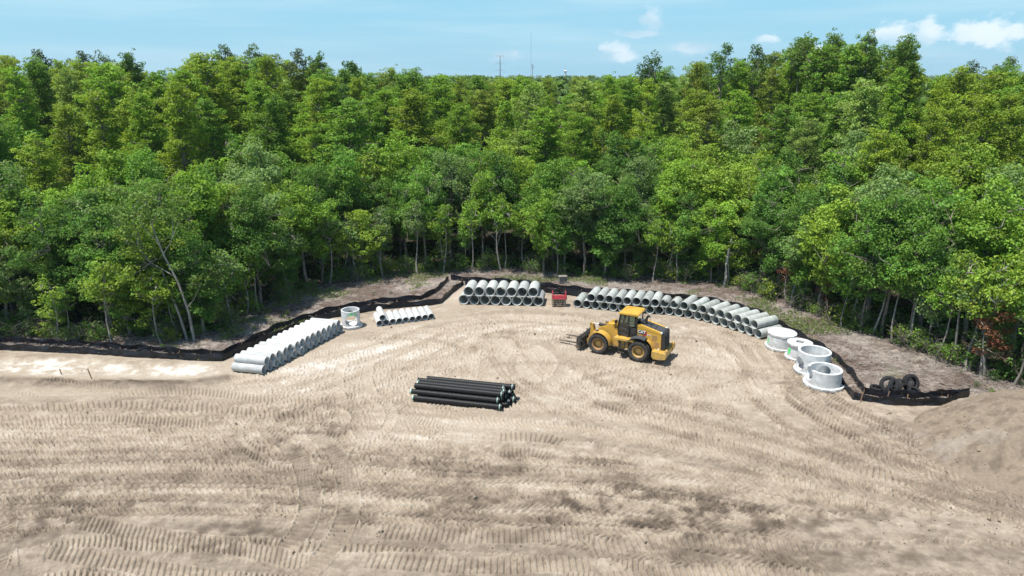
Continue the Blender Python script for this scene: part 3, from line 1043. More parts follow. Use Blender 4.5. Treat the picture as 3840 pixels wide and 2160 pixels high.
# middle stack
RM = 0.487
c0 = gp(1650 + 375 / 4.262, 1000 + 530 / 4.262, RM); c1 = gp(1650 + 1570 / 4.262, 1000 + 555 / 4.262, RM)
axM = Vector((0.13, 0.99, 0)).normalized()
meM = pipe_mesh('pipe_large', RM, 2.2, M_CONC_G)
for i in range(8):
    put_pipe(meM, c0.lerp(c1, i / 7) + axM * rp.uniform(-.04, .04), axM, f'{ordinal(i)} large grey concrete pipe from the left, bottom row of the middle stack', 'pipes of the middle stack', rp.uniform(0, 6))
dM = (c1 - c0).length / 7
for i in range(7):
    put_pipe(meM, c0.lerp(c1, (i + .5) / 7) + axM * rp.uniform(-.05, .05) + Vector((0, 0, math.sqrt((2 * RM) ** 2 - (dM / 2) ** 2) + 0.002)), axM,
             f'{ordinal(i)} large grey concrete pipe from the left, top row of the middle stack', 'pipes of the middle stack', rp.uniform(0, 6))
# right curved row
RR = 0.398
LR = [(243, 282), (340, 292), (432, 300), (527, 308), (625, 320), (722, 330), (820, 335), (918, 342), (1018, 350), (1120, 355), (1225, 362),
      (1328, 377), (1435, 392), (1533, 412), (1630, 435), (1722, 460), (1817, 488), (1905, 517), (1998, 543), (2085, 575), (2175, 605)]
PR = [gp(2080 + x / 2.862, 1040 + y / 2.862, RR) for x, y in LR]
PR2 = [PR[0]]
for p in PR[1:]:
    d = p - PR2[-1]
    PR2.append(PR2[-1] + d.normalized() * max(0.82, min(0.86, d.length)))
PR = PR2
kx = [0, 7, 9, 11, 13, 17, 20]; ka = [70, 68, 70, 58, 46, 34, 28]


def axR(i):
    t = math.radians(float(np.interp(i, kx, ka)))
    return Vector((math.cos(t), math.sin(t), 0))


meR = pipe_mesh('pipe_medium', RR, 2.4, M_CONC_D)
meR2 = pipe_mesh('pipe_medium_short', RR, 1.35, M_CONC_D)
for i in range(21):
    put_pipe(meR, PR[i], axR(i), f'{ordinal(i)} grey concrete pipe from the left, bottom of the long curved row', 'pipes of the curved row', rp.uniform(0, 6))
for i in range(19):
    a, b = PR[i + 1], PR[i + 2]
    dd = (b - a).length
    p = (a + b) / 2 + Vector((0, 0, math.sqrt((2 * RR) ** 2 - (dd / 2) ** 2) + 0.004)) + axR(i + 1.5) * rp.uniform(-.05, .05)
    put_pipe(meR2 if i in (8, 9) else meR, p, axR(i + 1.5), f'{ordinal(i)} grey concrete pipe from the left, top of the long curved row', 'pipes of the curved row', rp.uniform(0, 6))


# ------------------------------------------------------------------ manholes
def cut(me, cutters):
    """hollow out openings"""
    o = bpy.data.objects.new('tmp', me); C.objects.link(o)
    tmp = [o]
    for cm in cutters:
        c = bpy.data.objects.new('tmpc', cm); C.objects.link(c); tmp.append(c)
        md = o.modifiers.new('b', 'BOOLEAN'); md.object = c; md.operation = 'DIFFERENCE'; md.solver = 'EXACT'
    dg = bpy.context.evaluated_depsgraph_get()
    out = bpy.data.meshes.new_from_object(o.evaluated_get(dg))
    for t in tmp:
        bpy.data.objects.remove(t)
    out.polygons.foreach_set('use_smooth', [True] * len(out.polygons))
    out.set_sharp_from_angle(angle=math.radians(30))
    return out


def ring_mesh(name, ro, wall, h):
    return MB().lathe([(0, ro), (h - 0.015, ro), (h, ro - 0.015), (h, ro - wall + 0.015), (h - 0.015, ro - wall), (0, ro - wall)], 72, closed=True).mesh(name, 30)


def slab_mesh(name, r, h, seed, z0=0.0):
    rnd = random.Random(seed)
    mb = MB()
    seg = 72
    a, b = [], []
    vs, fs = [], []
    prof = [(z0, 0.0), (z0, r - 0.02), (z0 + 0.03, r), (z0 + h - 0.02, r), (z0 + h, r - 0.02), (z0 + h, 0.0)]
    for (z, q) in prof[1:5]:
        for k in range(seg):
            t = 2 * PI * k / seg
            rr = q + rnd.uniform(-0.012, 0.006)
            vs.append((rr * math.cos(t), rr * math.sin(t), z))
    for i in range(3):
        for k in range(seg):
            k2 = (k + 1) % seg
            fs.append((i * seg + k, i * seg + k2, (i + 1) * seg + k2, (i + 1) * seg + k))
    fs.append(tuple(reversed(range(seg))))
    fs.append(tuple(3 * seg + k for k in range(seg)))
    return mb.add(vs, fs).mesh(name, 35)


def cyl_x(r, L, ang, z, cx=0.0):
    d = Vector((math.cos(ang), math.sin(ang), 0))
    mb = MB().tube([d * cx + Vector((0, 0, z)), d * L + Vector((0, 0, z))], r, 40)
    return mb.mesh('cutter')


def paint_on(root, r, strokes, seed=0):
    """spray-paint strokes on the outside of a ring of radius r: (angle, z) paths"""
    mb = MB()
    for (path, wd) in strokes:
        for (a, b) in zip(path[:-1], path[1:]):
            n = max(2, int(math.hypot((b[0] - a[0]) * r, b[1] - a[1]) / 0.04))
            pts = [(a[0] + (b[0] - a[0]) * k / n, a[1] + (b[1] - a[1]) * k / n) for k in range(n + 1)]
            dx, dz = (b[0] - a[0]) * r, b[1] - a[1]
            ll = math.hypot(dx, dz)
            nx, nz = -dz / ll * wd / 2, dx / ll * wd / 2
            vs = []
            for (t, z) in pts:
                for sg in (-1, 1):
                    tt = t + sg * nx / r
                    vs.append((math.cos(tt) * (r + 0.004), math.sin(tt) * (r + 0.004), z + sg * nz))
            mb.add(vs, [(2 * k, 2 * k + 1, 2 * k + 3, 2 * k + 2) for k in range(n)])
    return mb.build('paint_mark', M_GREEN, root)


def manhole(px, py, rs, rc, hc, hs, wall, label, holes=(), lid=None, hatch=None, hatch_rot=0.0, rz=0.0, seed=1, strokes=None):
    f = gp(px, py)
    d = Vector((f.x, f.y, 0)).normalized()
    root = empty('manhole', f + d * rs, 0, label, 'manhole', 'precast concrete manholes')
    root.location.z = 0.0
    sl = link('base_slab', slab_mesh('base_slab', rs, hs, seed), root, M_CONC_MH)
    ring = ring_mesh('wall', rc, wall, hc - 0.0)
    if holes:
        ring = cut(ring, [cyl_x(r, L, a, z, cx) for (a, z, r, L, cx) in holes])
    w = link('wall', ring, root, M_CONC_MH)
    w.location.z = hs + 0.002
    if lid:
        rl, hl = lid
        lm = slab_mesh('lid', rl, hl, seed + 5)
        if hatch:
            hx, hy, ox, oy, dp = hatch
            cm = MB().box((0, 0, hl - dp / 2 + 0.15), (hx, hy, dp + 0.3)).mesh('c')
            Mr = Matrix.Translation((ox, oy, 0)) @ Matrix.Rotation(hatch_rot, 4, 'Z')
            cm.transform(Mr)
            lm = cut(lm, [cm])
        lo = link('lid', lm, root, M_CONC_MH)
        lo.location.z = hs + hc + 0.014
    if strokes:
        p = paint_on(root, rc, strokes)
        p.location.z = hs
    return root


FRONT = -PI / 2
# left one with the round through-hole and the green paint
manhole(1250 + 830 / 12.07, 1130 + 1300 / 12.07, 0.94, 0.765, 1.30, 0.22, 0.11,
        'open grey concrete manhole with round hole and green paint at left, between pipe stacks',
        holes=[(FRONT + 0.30, 0.47, 0.50, 3, -3)], seed=3,
        strokes=[([(FRONT - 0.26 + .28, 1.17), (FRONT - 0.26 + .28, 0.92)], 0.05), ([(FRONT - .26 + .28, 1.17), (FRONT - .2 + .28, 1.17)], 0.04),
                 ([(FRONT - .06 + .28, 1.14), (FRONT + 0.10 + .28, 1.17), (FRONT + .16 + .28, 1.08), (FRONT + .06 + .28, 1.0), (FRONT - .08 + .28, 1.04), (FRONT - .06 + .28, 1.14)], 0.07),
                 ([(FRONT + .3 + .28, 1.14), (FRONT + .52 + .28, 1.18), (FRONT + .52 + .28, 0.86)], 0.06), ([(FRONT + .40 + .28, .93), (FRONT + .54 + .28, 0.90)], .05)])
manhole(2850 + 400 / 5.367, 1210 + 603 / 5.367, 1.21, 1.06, 0.86, 0.20, 0.15, 'wide white concrete manhole with shallow square hatch in its lid, beside the curved pipe row',
        lid=(1.09, 0.20), hatch=(0.78, 0.55, 0.18, 0.12, 0.03), hatch_rot=-0.35, seed=11,
        strokes=[([(FRONT - 1.52, 0.62), (FRONT - 1.56, 0.15)], 0.12), ([(FRONT - 1.40, .5), (FRONT - 1.42, .2)], .04)])
manhole(2850 + 752 / 5.367, 1210 + 800 / 5.367, 0.99, 0.82, 0.92, 0.17, 0.13, 'smaller white manhole with square lid opening and green paint smear, second of the right group',
        lid=(0.92, 0.17), hatch=(0.55, 0.50, 0.05, 0.08, 0.3), hatch_rot=-0.7, seed=21,
        strokes=[([(FRONT - 1.42, .72), (FRONT - 1.48, .18)], .13), ([(FRONT - 1.30, .66), (FRONT - 1.34, .22)], .10), ([(FRONT - 1.18, .7), (FRONT - 1.20, .45)], .04)])
manhole(2850 + 1025 / 5.367, 1210 + 1118 / 5.367, 1.28, 1.12, 1.44, 0.20, 0.17, 'tall open concrete manhole ring with an arched side hole, third of the right group',
        holes=[(FRONT - 1.42, 0.52, 0.50, 3, 0.4)], seed=31)
manhole(2850 + 1245 / 5.367, 1210 + 1398 / 5.367, 1.34, 1.12, 1.02, 0.20, 0.18, 'low open concrete ring with notched rim, nearest of the manholes at right',
        holes=[(FRONT - 1.62, 0.66, 0.50, 3, 0.4), (FRONT + PI - 0.43, 0.44, 0.40, 3, 0.4)], seed=41)


# ------------------------------------------------------------------ black corrugated pipes
def black_pipes():
    R, L = 0.185, 6.0
    n = 80
    prof = [(0.0, R * 0.86), (0.0, R * 0.99)]
    for i in range(n):
        t = i / n * L
        prof += [(t + 0.012, R * (1.0 if i % 2 == 0 else 0.93)), (t + L / n - 0.012, R * (1.0 if i % 2 == 0 else 0.93))]
    prof += [(L, R * 0.93), (L, R * 0.80), (0.3, R * 0.80), (0.0, R * 0.84)]
    body = MB().lathe(prof, 16, (1, 0, 0)).mesh('black_pipe', 30); body.materials.append(M_HDPE)
    bell = MB().lathe([(-0.10, R * 1.02), (-0.11, R * 1.08), (0.10, R * 1.08), (0.12, R * 1.0)], 18, (1, 0, 0)).mesh('bell', 30); bell.materials.append(M_HDPE)
    band = MB().lathe([(-0.022, R * 1.05), (-0.026, R * 1.095), (0.022, R * 1.095), (0.022, R * 1.02)], 18, (1, 0, 0)).mesh('end_band', 30); band.materials.append(M_BAND)
    band2 = MB().lathe([(-0.02, R * 0.96), (-0.025, R * 1.06), (0.05, R * 1.06), (0.05, R * 0.96)], 18, (1, 0, 0)).mesh('end_band_thin', 30); band2.materials.append(M_BAND)
    A = gp(1480 + 340 / 4.954, 1360 + 655 / 4.954, 0.18); B = gp(1480 + 1985 / 4.954, 1360 + 830 / 4.954, 0.18)
    ax = (B - A).normalized()
    side = Vector((-ax.y, ax.x, 0))
    side = side if side.y > 0 else -side
    rnd = random.Random(8)
    lay = []
    sp = 0.41
    z2 = math.sqrt((2.16 * R) ** 2 - (sp / 2) ** 2)
    for i in range(6):
        lay.append((0, i, i * sp, R * 1.09))
    for i in range(5):
        lay.append((1, i, (i + 0.5) * sp, R * 1.09 + z2))
    for i in range(4):
        lay.append((2, i, (i + 1) * sp, R * 1.09 + 2 * z2))
    nm = ['bottom', 'middle', 'top']
    sh = {0: 0.0, 1: 0.32, 2: 0.05}
    shifts = [0.0, 0.26, 0.35, 0.62, 0.45, 0.25, -0.20, 0.0, 0.18, 0.30, 0.25, 0.02, 0.06, -0.08, 0.45]
    for k, (ly, i, off, z) in enumerate(lay):
        p = Vector((A.x, A.y, z)) + side * off + ax * shifts[k]
        o = link('black_plastic_pipe', body)
        a = ax if k != 1 else -ax
        o.rotation_euler = (0, 0, math.atan2(a.y, a.x))
        o.location = p if a is ax else p + ax * L
        tag(o, f'{ordinal(i)} black ribbed plastic pipe counted from the near side, {nm[ly]} layer of its pile', 'plastic pipe', 'black ribbed pipes piled in mid-yard')
        e = link('bell', bell, o); e.location = (L - 0.06, 0, 0)
        e = link('end_band', band, o); e.location = (L - 0.10, 0, 0)
        if k % 3 == 0:
            e = link('end_band', band2, o); e.location = (0.02, 0, 0)


black_pipes()


# ------------------------------------------------------------------ wheel loader
def text_mesh(s, size, ext=0.004):
    cu = bpy.data.curves.new('t', 'FONT')
    cu.body = s
    cu.size = size
    cu.extrude = ext
    cu.align_x = 'CENTER'
    cu.align_y = 'CENTER'
    cu.offset = size * 0.03
    o = bpy.data.objects.new('t', cu); C.objects.link(o)
    dg = bpy.context.evaluated_depsgraph_get()
    me = bpy.data.meshes.new_from_object(o.evaluated_get(dg))
    bpy.data.objects.remove(o)
    return me


def arc(cx, cz, r, a0, a1, n):
    return [(cx + r * math.cos(math.radians(a0 + (a1 - a0) * k / n)), cz + r * math.sin(math.radians(a0 + (a1 - a0) * k / n))) for k in range(n + 1)]


def loader_wheel(root, x, y, rust, rz):
    s = 1 if y > 0 else -1
    R, W = 0.81, 0.30
    disc = M_RUST if rust else M_YEL
    wheel = MB().lathe([(-W * .6, 0.46), (-W * .5, 0.42), (-0.06, 0.40), (-0.06, 0.23), (0.07, 0.20), (0.09, 0.0)], 36, (0, 1, 0)).build('wheel', M_YEL, root, 35)
    if s < 0:
        wheel.rotation_euler = (0, 0, PI)
    wheel.location = (x, y, R - 0.015)
    rim = MB().lathe([(W * .55, 0.41), (W * .72, 0.42), (W * .80, 0.47), (W * .72, 0.485), (W * .45, 0.40), (0.0, 0.39)], 36, (0, 1, 0)).build('rim', disc, wheel, 40)
    for k in range(10):
        t = 2 * PI * k / 10
        MB().tube([(0.31 * math.cos(t), -0.06, 0.31 * math.sin(t)), (0.31 * math.cos(t), -0.03, 0.29 * math.sin(t))], 0.022, 6).build('bolt', M_YEL, wheel)
    ty = MB()
    ty.lathe([(-W * .80, 0.47), (-W * .98, 0.55), (-W * 1.02, 0.66), (-W * .92, 0.745), (-W * .6, 0.765), (0, 0.77), (W * .6, 0.765), (W * .92, 0.745), (W * 1.02, 0.66), (W * .98, 0.55), (W * .80, 0.47)], 48, (0, 1, 0))
    n = 22
    for side in (-1, 1):
        for k in range(n):
            t0 = 2 * PI * (k + (0.5 if side > 0 else 0)) / n
            vs = []
            for (yy, dt, r_, hw) in ((side * 0.02, 0.16, R - 0.005, 0.055), (side * W * 0.62, 0.03, R, 0.065), (side * W * 1.0, -0.03, R - 0.045, 0.075), (side * W * 1.04, -0.03, R - 0.13, 0.07)):
                for dr in (0, -0.07):
                    for sg in (-1, 1):
                        a = t0 + dt + sg * hw
                        rr = r_ + dr
                        vs.append((rr * math.cos(a), yy, rr * math.sin(a)))
            fs = []
            for q in range(3):
                b, c = q * 4, q * 4 + 4
                fs += [(b, b + 1, c + 1, c), (b + 1, b + 3, c + 3, c + 1), (b + 3, b + 2, c + 2, c + 3), (b + 2, b, c, c + 2)]
            fs += [(0, 2, 3, 1), (12, 13, 15, 14)]
            ty.add(vs, fs)
    ty.build('tyre', M_TYRE, wheel, 30)
    wheel.rotation_euler = (0, 0, 0 if s > 0 else PI)


def loader():
    fr = gp(2060 + 915 / 4.954, 1120 + 1003 / 4.954)
    re_ = gp(2060 + 1650 / 4.954, 1120 + 1148 / 4.954)
    fwd = Vector((fr.x - re_.x, fr.y - re_.y, 0)).normalized()
    left = Vector((-fwd.y, fwd.x, 0))
    mid = (fr + re_) / 2 - left * 1.07
    root = empty('wheel_loader', (mid.x, mid.y, 0), math.atan2(fwd.y, fwd.x), 'yellow wheel loader with black cab and pallet forks parked in mid-yard', 'wheel loader')
    AX = 1.6
    for (x, y, ru) in ((AX, 1.07, True), (AX, -1.07, True), (-AX, 1.07, False), (-AX, -1.07, False)):
        loader_wheel(root, x, y, ru, 0)
    # axles and chassis
    MB().tube([(AX, -0.9, 0.8), (AX, 0.9, 0.8)], 0.2, 12).build('front_axle', M_BLK, root, 30)
    MB().tube([(-AX, -0.9, 0.8), (-AX, 0.9, 0.8)], 0.2, 12).build('rear_axle', M_BLK, root, 30)
    MB().box((-1.5, 0, 0.95), (2.9, 0.9, 0.55), bev=0.03).box((0.05, 0, 0.85), (0.9, 0.55, 0.5), bev=0.03).build('rear_frame', M_BLK, root)
    MB().prism([(0.25, 0.55), (1.1, 0.5), (2.05, 0.7), (2.1, 1.1), (1.55, 1.5), (1.35, 2.05), (1.05, 2.36), (0.72, 2.33), (0.55, 1.9), (0.32, 1.3)], -0.56, -0.40, 0.02) \
        .prism([(0.25, 0.55), (1.1, 0.5), (2.05, 0.7), (2.1, 1.1), (1.55, 1.5), (1.35, 2.05), (1.05, 2.36), (0.72, 2.33), (0.55, 1.9), (0.32, 1.3)], 0.40, 0.56, 0.02) \
        .box((1.0, 0, 1.35), (0.8, 0.8, 0.5), bev=0.03).box((0.95, 0, 2.0), (0.35, 0.8, 0.3), bev=0.03).build('front_frame', M_YEL, root)
    # articulation side plate
    for s in (-1, 1):
        MB().prism([(0.05, 0.62), (0.52, 0.72), (0.62, 1.55), (0.42, 2.1), (0.28, 2.1), (0.2, 1.3)], *((0.60, 0.70) if s > 0 else (-0.70, -0.60)), 0.015).build('hitch_plate', M_YEL, root)
    # lift arms
    armp = [(0.82, 2.12), (1.05, 2.16), (1.6, 1.95), (2.05, 1.62), (2.5, 1.15), (2.95, 0.55), (2.98, 0.30), (2.78, 0.26), (2.55, 0.55), (2.2, 1.02), (1.8, 1.32), (1.35, 1.55), (0.85, 1.85)]
    for s in (-1, 1):
        y0, y1 = (0.30, 0.44) if s > 0 else (-0.44, -0.30)
        MB().prism(armp, y0, y1, 0.018).build('lift_arm', M_YEL, root)
    MB().tube([(2.2, -0.42, 1.2), (2.2, 0.42, 1.2)], 0.13, 12).build('cross_tube', M_YEL, root, 30)
    for s in (-1, 1):
        MB().tube([(0.75, s * 0.36, 0.95), (1.5, s * 0.37, 1.15)], 0.085, 10).build('lift_cylinder', M_BLK, root, 30)
        MB().tube([(1.5, s * 0.37, 1.15), (2.1, s * 0.37, 1.32)], 0.045, 8).build('lift_rod', M_CHROME, root, 30)
    # tilt lever, cylinder
    lev = [(2.30, 1.05), (2.42, 1.62), (2.50, 1.92), (2.62, 2.02), (2.74, 1.96), (2.74, 1.80), (2.66, 1.50), (2.68, 1.15), (2.80, 0.86), (2.70, 0.76), (2.48, 0.85)]
    MB().prism(lev, 0.10, 0.20, 0.015).prism(lev, -0.20, -0.10, 0.015).build('tilt_lever', M_YEL, root)
    MB().tube([(2.64, -0.22, 1.92), (2.64, 0.22, 1.92)], 0.05, 10).build('lever_pin', M_STEEL, root, 30)
    MB().tube([(1.1, 0, 1.98), (1.9, 0, 1.93)], 0.11, 12).tube([(1.86, 0, 1.93), (2.02, 0, 1.93)], 0.14, 12).build('tilt_cylinder', M_BLK, root, 30)
    MB().tube([(2.0, 0, 1.93), (2.64, 0, 1.92)], 0.045, 10).build('tilt_rod', M_CHROME, root, 30)
    MB().tube([(2.72, 0, 0.82), (3.02, 0, 0.95)], 0.07, 8).build('tilt_link', M_BLK, root, 30)
    # coupler and fork carriage
    cp = MB()
    cp.tube([(3.02, -1.1, 0.98), (3.02, 1.1, 0.98)], 0.10, 12).tube([(3.02, -1.2, 0.62), (3.02, 1.2, 0.62)], 0.13, 12).tube([(3.05, -1.25, 0.28), (3.05, 1.25, 0.28)], 0.09, 12)
    for y in (-0.85, -0.4, 0.4, 0.85):
        cp.prism([(2.82, 0.28), (2.9, 0.95), (3.02, 1.12), (3.16, 0.98), (3.16, 0.2), (2.9, 0.16)], y - 0.04, y + 0.04, 0.01)
    cp.build('coupler', M_BLK, root, 30)
    for s in (-1, 1):
        MB().prism([(2.98, 0.10), (3.0, 1.18), (3.12, 1.22), (3.34, 1.02), (3.36, 0.16), (3.2, 0.08)], s * 1.32 - 0.05, s * 1.32 + 0.05, 0.015).build('end_plate', M_BLK, root)
    MB().box((3.2, 0, 0.98), (0.12, 2.6, 0.14), bev=0.02).box((3.2, 0, 0.26), (0.12, 2.6, 0.14), bev=0.02).build('carriage_bar', M_BLK, root)
    for y in (-0.72, 0.60):
        MB().box((3.30, y, 0.62), (0.07, 0.15, 0.92), bev=0.012).prism([(3.27, 0.22), (3.27, 0.32), (4.2, 0.305), (5.15, 0.26), (5.15, 0.23)], y - 0.075, y + 0.075, 0.008).build('fork', M_STEEL, root)
    # front fenders: curved plate over the rear half of the front tyres
    for s in (-1, 1):
        o = arc(AX, 0.8, 0.98, 62, 175, 12); i_ = arc(AX, 0.8, 0.94, 175, 62, 12)
        y0, y1 = (0.72, 1.38) if s > 0 else (-1.38, -0.72)
        MB().prism(o + i_, y0, y1).build('front_fender', M_YEL, root, 30)
        MB().box((AX + 0.18, s * 1.05, 1.80), (0.2, 0.3, 0.03)).build('fender_step', M_DGREY, root)
    # rear platform, hood and arches
    plat = [(0.30, 1.42), (0.30, 1.60), (-1.15, 1.60), (-1.35, 1.42)]
    MB().prism(plat, 0.60, 1.30, 0.02).prism(plat, -1.30, -0.60, 0.02).build('platform', M_YEL, root)
    for s in (-1, 1):
        MB().prism([(-0.15, 0.75), (-0.70, 0.75), (-0.72, 1.42), (-0.15, 1.42)], s * 0.62 if s > 0 else -1.02, 1.02 if s > 0 else -0.62, 0.03).build('tank', M_YEL, root)
    arch = arc(-AX, 0.80, 1.04, 185, 40, 16)
    hood = [(-3.12, 0.95)] + [(-2.75, 0.95)] + arch[1:] + [(-0.80, 1.62), (-1.28, 1.62), (-1.28, 2.60), (-1.40, 2.70), (-3.12, 2.30)]
    # body panels each side and a top deck
    for s in (-1, 1):
        y0, y1 = (0.66, 0.72) if s > 0 else (-0.72, -0.66)
        MB().prism(hood, y0, y1).build('hood_side', M_YEL, root)
        # flared wheel arch lip
        o = arc(-AX, 0.80, 1.06, 178, 120, 10); i_ = arc(-AX, 0.80, 1.01, 120, 178, 10)
        MB().prism(o + i_, s * 0.70 if s > 0 else -1.02, 1.02 if s > 0 else -0.70).build('arch_lip', M_YEL, root, 30)
        # dark plastic fender over the front of the rear tyre
        o = arc(-AX, 0.80, 1.10, 115, 20, 12); i_ = arc(-AX, 0.80, 1.05, 20, 115, 12)
        MB().prism(o + i_, s * 0.74 if s > 0 else -1.40, 1.40 if s > 0 else -0.74).build('rear_fender', M_DGREY, root, 40)
        # sloping yellow shoulder along the hood top
        sh = [(-1.28, 2.52), (-1.28, 2.66), (-1.42, 2.74), (-3.14, 2.34), (-3.14, 2.20)]
        ya = [s * 0.74] * 5
        yb = [s * 0.60, s * 0.52, s * 0.52, s * 0.52, s * 0.60]
        MB().prism(sh, ya if s > 0 else yb, yb if s > 0 else ya).build('hood_shoulder', M_YEL, root, 20)
        MB().prism([(-3.04, 2.35), (-3.04, 2.376), (-3.16, 2.35), (-3.16, 2.30)], *((0.56, 0.745) if s > 0 else (-0.745, -0.56))).build('corner_cap', M_WHITE, root)
        # recessed cooling grilles
        for (xa, xb, za, zb) in ((-2.42, -2.80, 1.66, 2.08), (-2.66, -2.98, 1.12, 1.56)):
            g = MB().box(((xa + xb) / 2, s * 0.724, (za + zb) / 2), (abs(xb - xa), 0.012, zb - za))
            gl = g.build('side_grille', M_STAKE, root)
            for q in range(5):
                MB().box(((xa + xb) / 2, s * 0.734, za + (q + .5) * (zb - za) / 5), (abs(xb - xa) - 0.02, 0.012, 0.02)).build('grille_bar', M_YEL, gl)
    MB().prism([(-1.30, 2.4), (-1.30, 2.715), (-1.42, 2.735), (-2.15, 2.57), (-2.15, 2.4)], -0.54, 0.54, 0.01) \
        .prism([(-2.19, 2.3), (-2.19, 2.555), (-2.52, 2.48), (-2.52, 2.3)], -0.53, 0.53, 0.01) \
        .prism([(-2.56, 2.2), (-2.56, 2.475), (-3.14, 2.345), (-3.20, 2.30), (-3.20, 2.2)], -0.54, 0.54, 0.01).build('hood_top', M_DGREY, root)
    for xx in (-2.27, -2.39):
        MB().prism([(xx + 0.04, 2.50 - (-2.2 - xx) * .0 - 0.02), (xx + 0.04, 2.56 + (xx + 2.2) * 0.23), (xx - 0.04, 2.545 + (xx + 2.2) * 0.23), (xx - 0.04, 2.46)], -0.46, 0.46).build('hood_slot', M_BLK, root)
    MB().box((-2.2, 0, 1.75), (1.75, 1.28, 1.1)).build('engine_block', M_BLK, root)
    # rear grille with slats
    rg = MB().prism([(-3.14, 1.02), (-3.14, 2.26), (-3.22, 2.32), (-3.34, 2.26), (-3.40, 1.02)], -0.70, 0.70, 0.02).build('rear_grille', M_BLK, root)
    for k in range(7):
        z = 1.18 + k * 0.15
        MB().box((-3.40 + (z - 1.02) * 0.048, 0, z), (0.08, 1.12, 0.055), rot=(0, 0.5, 0)).build('slat', M_DGREY, rg)
    # counterweight bumper
    cw = [(-2.62, 0.55), (-2.62, 1.02), (-3.12, 1.02), (-3.12, 0.98), (-3.66, 0.98), (-3.72, 0.86), (-3.66, 0.52), (-3.2, 0.42), (-2.8, 0.42)]
    MB().prism(cw, 0.62, 1.28, 0.03).prism(cw, -1.28, -0.62, 0.03).box((-3.42, 0, 0.72), (0.44, 1.30, 0.40), bev=0.03).box((-3.62, 0.92, 1.04), (0.16, 0.40, 0.22), bev=0.03).box((-3.62, -0.92, 1.04), (0.16, 0.40, 0.22), bev=0.03) \
        .build('counterweight', M_YEL, root)
    # cab
    cab = MB()
    fx0, fx1, rx0, rx1 = 0.24, 0.10, -1.26, -1.20
    zb, zt = 1.62, 3.28
    for s in (-1, 1):
        cab.tube([(fx0, s * 0.62, zb), (fx0 + 0.06, s * 0.66, 2.1), (fx1, s * 0.72, zt)], 0.045, 8)
        cab.tube([(-0.62, s * 0.80, zb), (-0.60, s * 0.80, zt)], 0.06, 8)
        cab.tube([(rx0, s * 0.62, zb), (rx1, s * 0.70, zt)], 0.05, 8)
        cab.box((-0.52, s * 0.72, zb + 0.14), (1.48, 0.10, 0.32), bev=0.02)
    cab.box((-0.5, 0, zb + 0.05), (1.5, 1.45, 0.12), bev=0.02)
    cab.box((0.22, 0, zb + 0.25), (0.08, 1.25, 0.5), bev=0.02)
    cab.box((-1.24, 0, zb + 0.40), (0.08, 1.25, 0.8), bev=0.02)
    cab.box((-0.55, 0, zt + 0.02), (1.36, 1.5, 0.10), bev=0.02)
    cab.box((-0.95, 0.74, zb + 0.45), (0.60, 0.06, 0.6), bev=0.02).box((-0.95, -0.74, zb + 0.45), (0.60, 0.06, 0.6), bev=0.02)
    cab.build('cab_frame', M_BLK, root, 30)

    def pane(pts, par=root):
        me = bpy.data.meshes.new('window')
        P = [Vector(p) for p in pts]
        nrm = (P[1] - P[0]).cross(P[2] - P[0]).normalized() * 0.008
        n = len(P)
        me.from_pydata([(p - nrm)[:] for p in P] + [(p + nrm)[:] for p in P], [], [tuple(range(n)), tuple(reversed(range(n, 2 * n)))] + [(k, (k + 1) % n + 0, (k + 1) % n + n, k + n) for k in range(n)])
        return link('window', me, par, M_GLASS)
    pane([(fx0 + 0.02, 0.60, zb + 0.45), (fx0 + 0.05, -0.60, zb + 0.45), (fx1, -0.68, zt - 0.03), (fx1, 0.68, zt - 0.03)])
    for s in (-1, 1):
        pane([(rx1, s * 0.69, 2.5), (-0.66, s * 0.80, 2.35), (-0.66, s * 0.79, zt - 0.04), (rx1, s * 0.70, zt - 0.04)])
        d = MB().tube([(0.18, s * 0.66, zb + 0.1), (0.20, s * 0.68, 2.15), (0.06, s * 0.74, zt - 0.06), (-0.54, s * 0.82, zt - 0.06), (-0.56, s * 0.82, zb + 0.1), (0.18, s * 0.66, zb + 0.1)], 0.035, 6).build('door', M_BLK, root, 30)
        w = pane([(0.19, s * 0.67, 2.28), (0.07, s * 0.735, zt - 0.08), (-0.53, s * 0.815, zt - 0.08), (-0.54, s * 0.815, 2.28)], d)
        w2 = pane([(0.16, s * 0.66, zb + 0.34), (0.19, s * 0.67, 2.20), (-0.54, s * 0.815, 2.20), (-0.54, s * 0.815, zb + 0.34)], d)
        MB().tube([(0.1, s * 0.72, 2.24), (-0.5, s * 0.84, 2.24)], 0.022, 6).build('handle', M_DGREY, d)
    pane([(rx1, 0.66, 2.45), (rx1, -0.66, 2.45), (rx1, -0.68, zt - 0.04), (rx1, 0.68, zt - 0.04)])
    st = MB().box((-0.80, 0, 2.02), (0.46, 0.50, 0.14), bev=0.05).box((-1.02, 0, 2.42), (0.14, 0.48, 0.75), rot=(0, -0.12, 0), bev=0.05).box((-0.8, 0, 1.8), (0.3, 0.3, 0.35)).build('seat', M_BLK, root)
    MB().box((-0.93, 0.02, 2.48), (0.06, 0.34, 0.46), rot=(0, -0.12, 0), bev=0.02).build('seat_cover', M_SEAT, st)
    sw = MB()
    sw.tube([(-0.22 + 0.19 * math.cos(2 * PI * k / 20) * 0.8, 0.19 * math.sin(2 * PI * k / 20), 2.42 + 0.12 * math.cos(2 * PI * k / 20)) for k in range(21)], 0.022, 6)
    sw.tube([(-0.22, -0.18, 2.42), (-0.22, 0.18, 2.42)], 0.018, 6).tube([(-0.22, 0, 2.42), (0.05, 0, 1.85)], 0.05, 8).box((0.08, 0, 2.05), (0.16, 0.4, 0.4), bev=0.03)
    sw.build('steering_wheel', M_BLK, root)
    rf = MB()
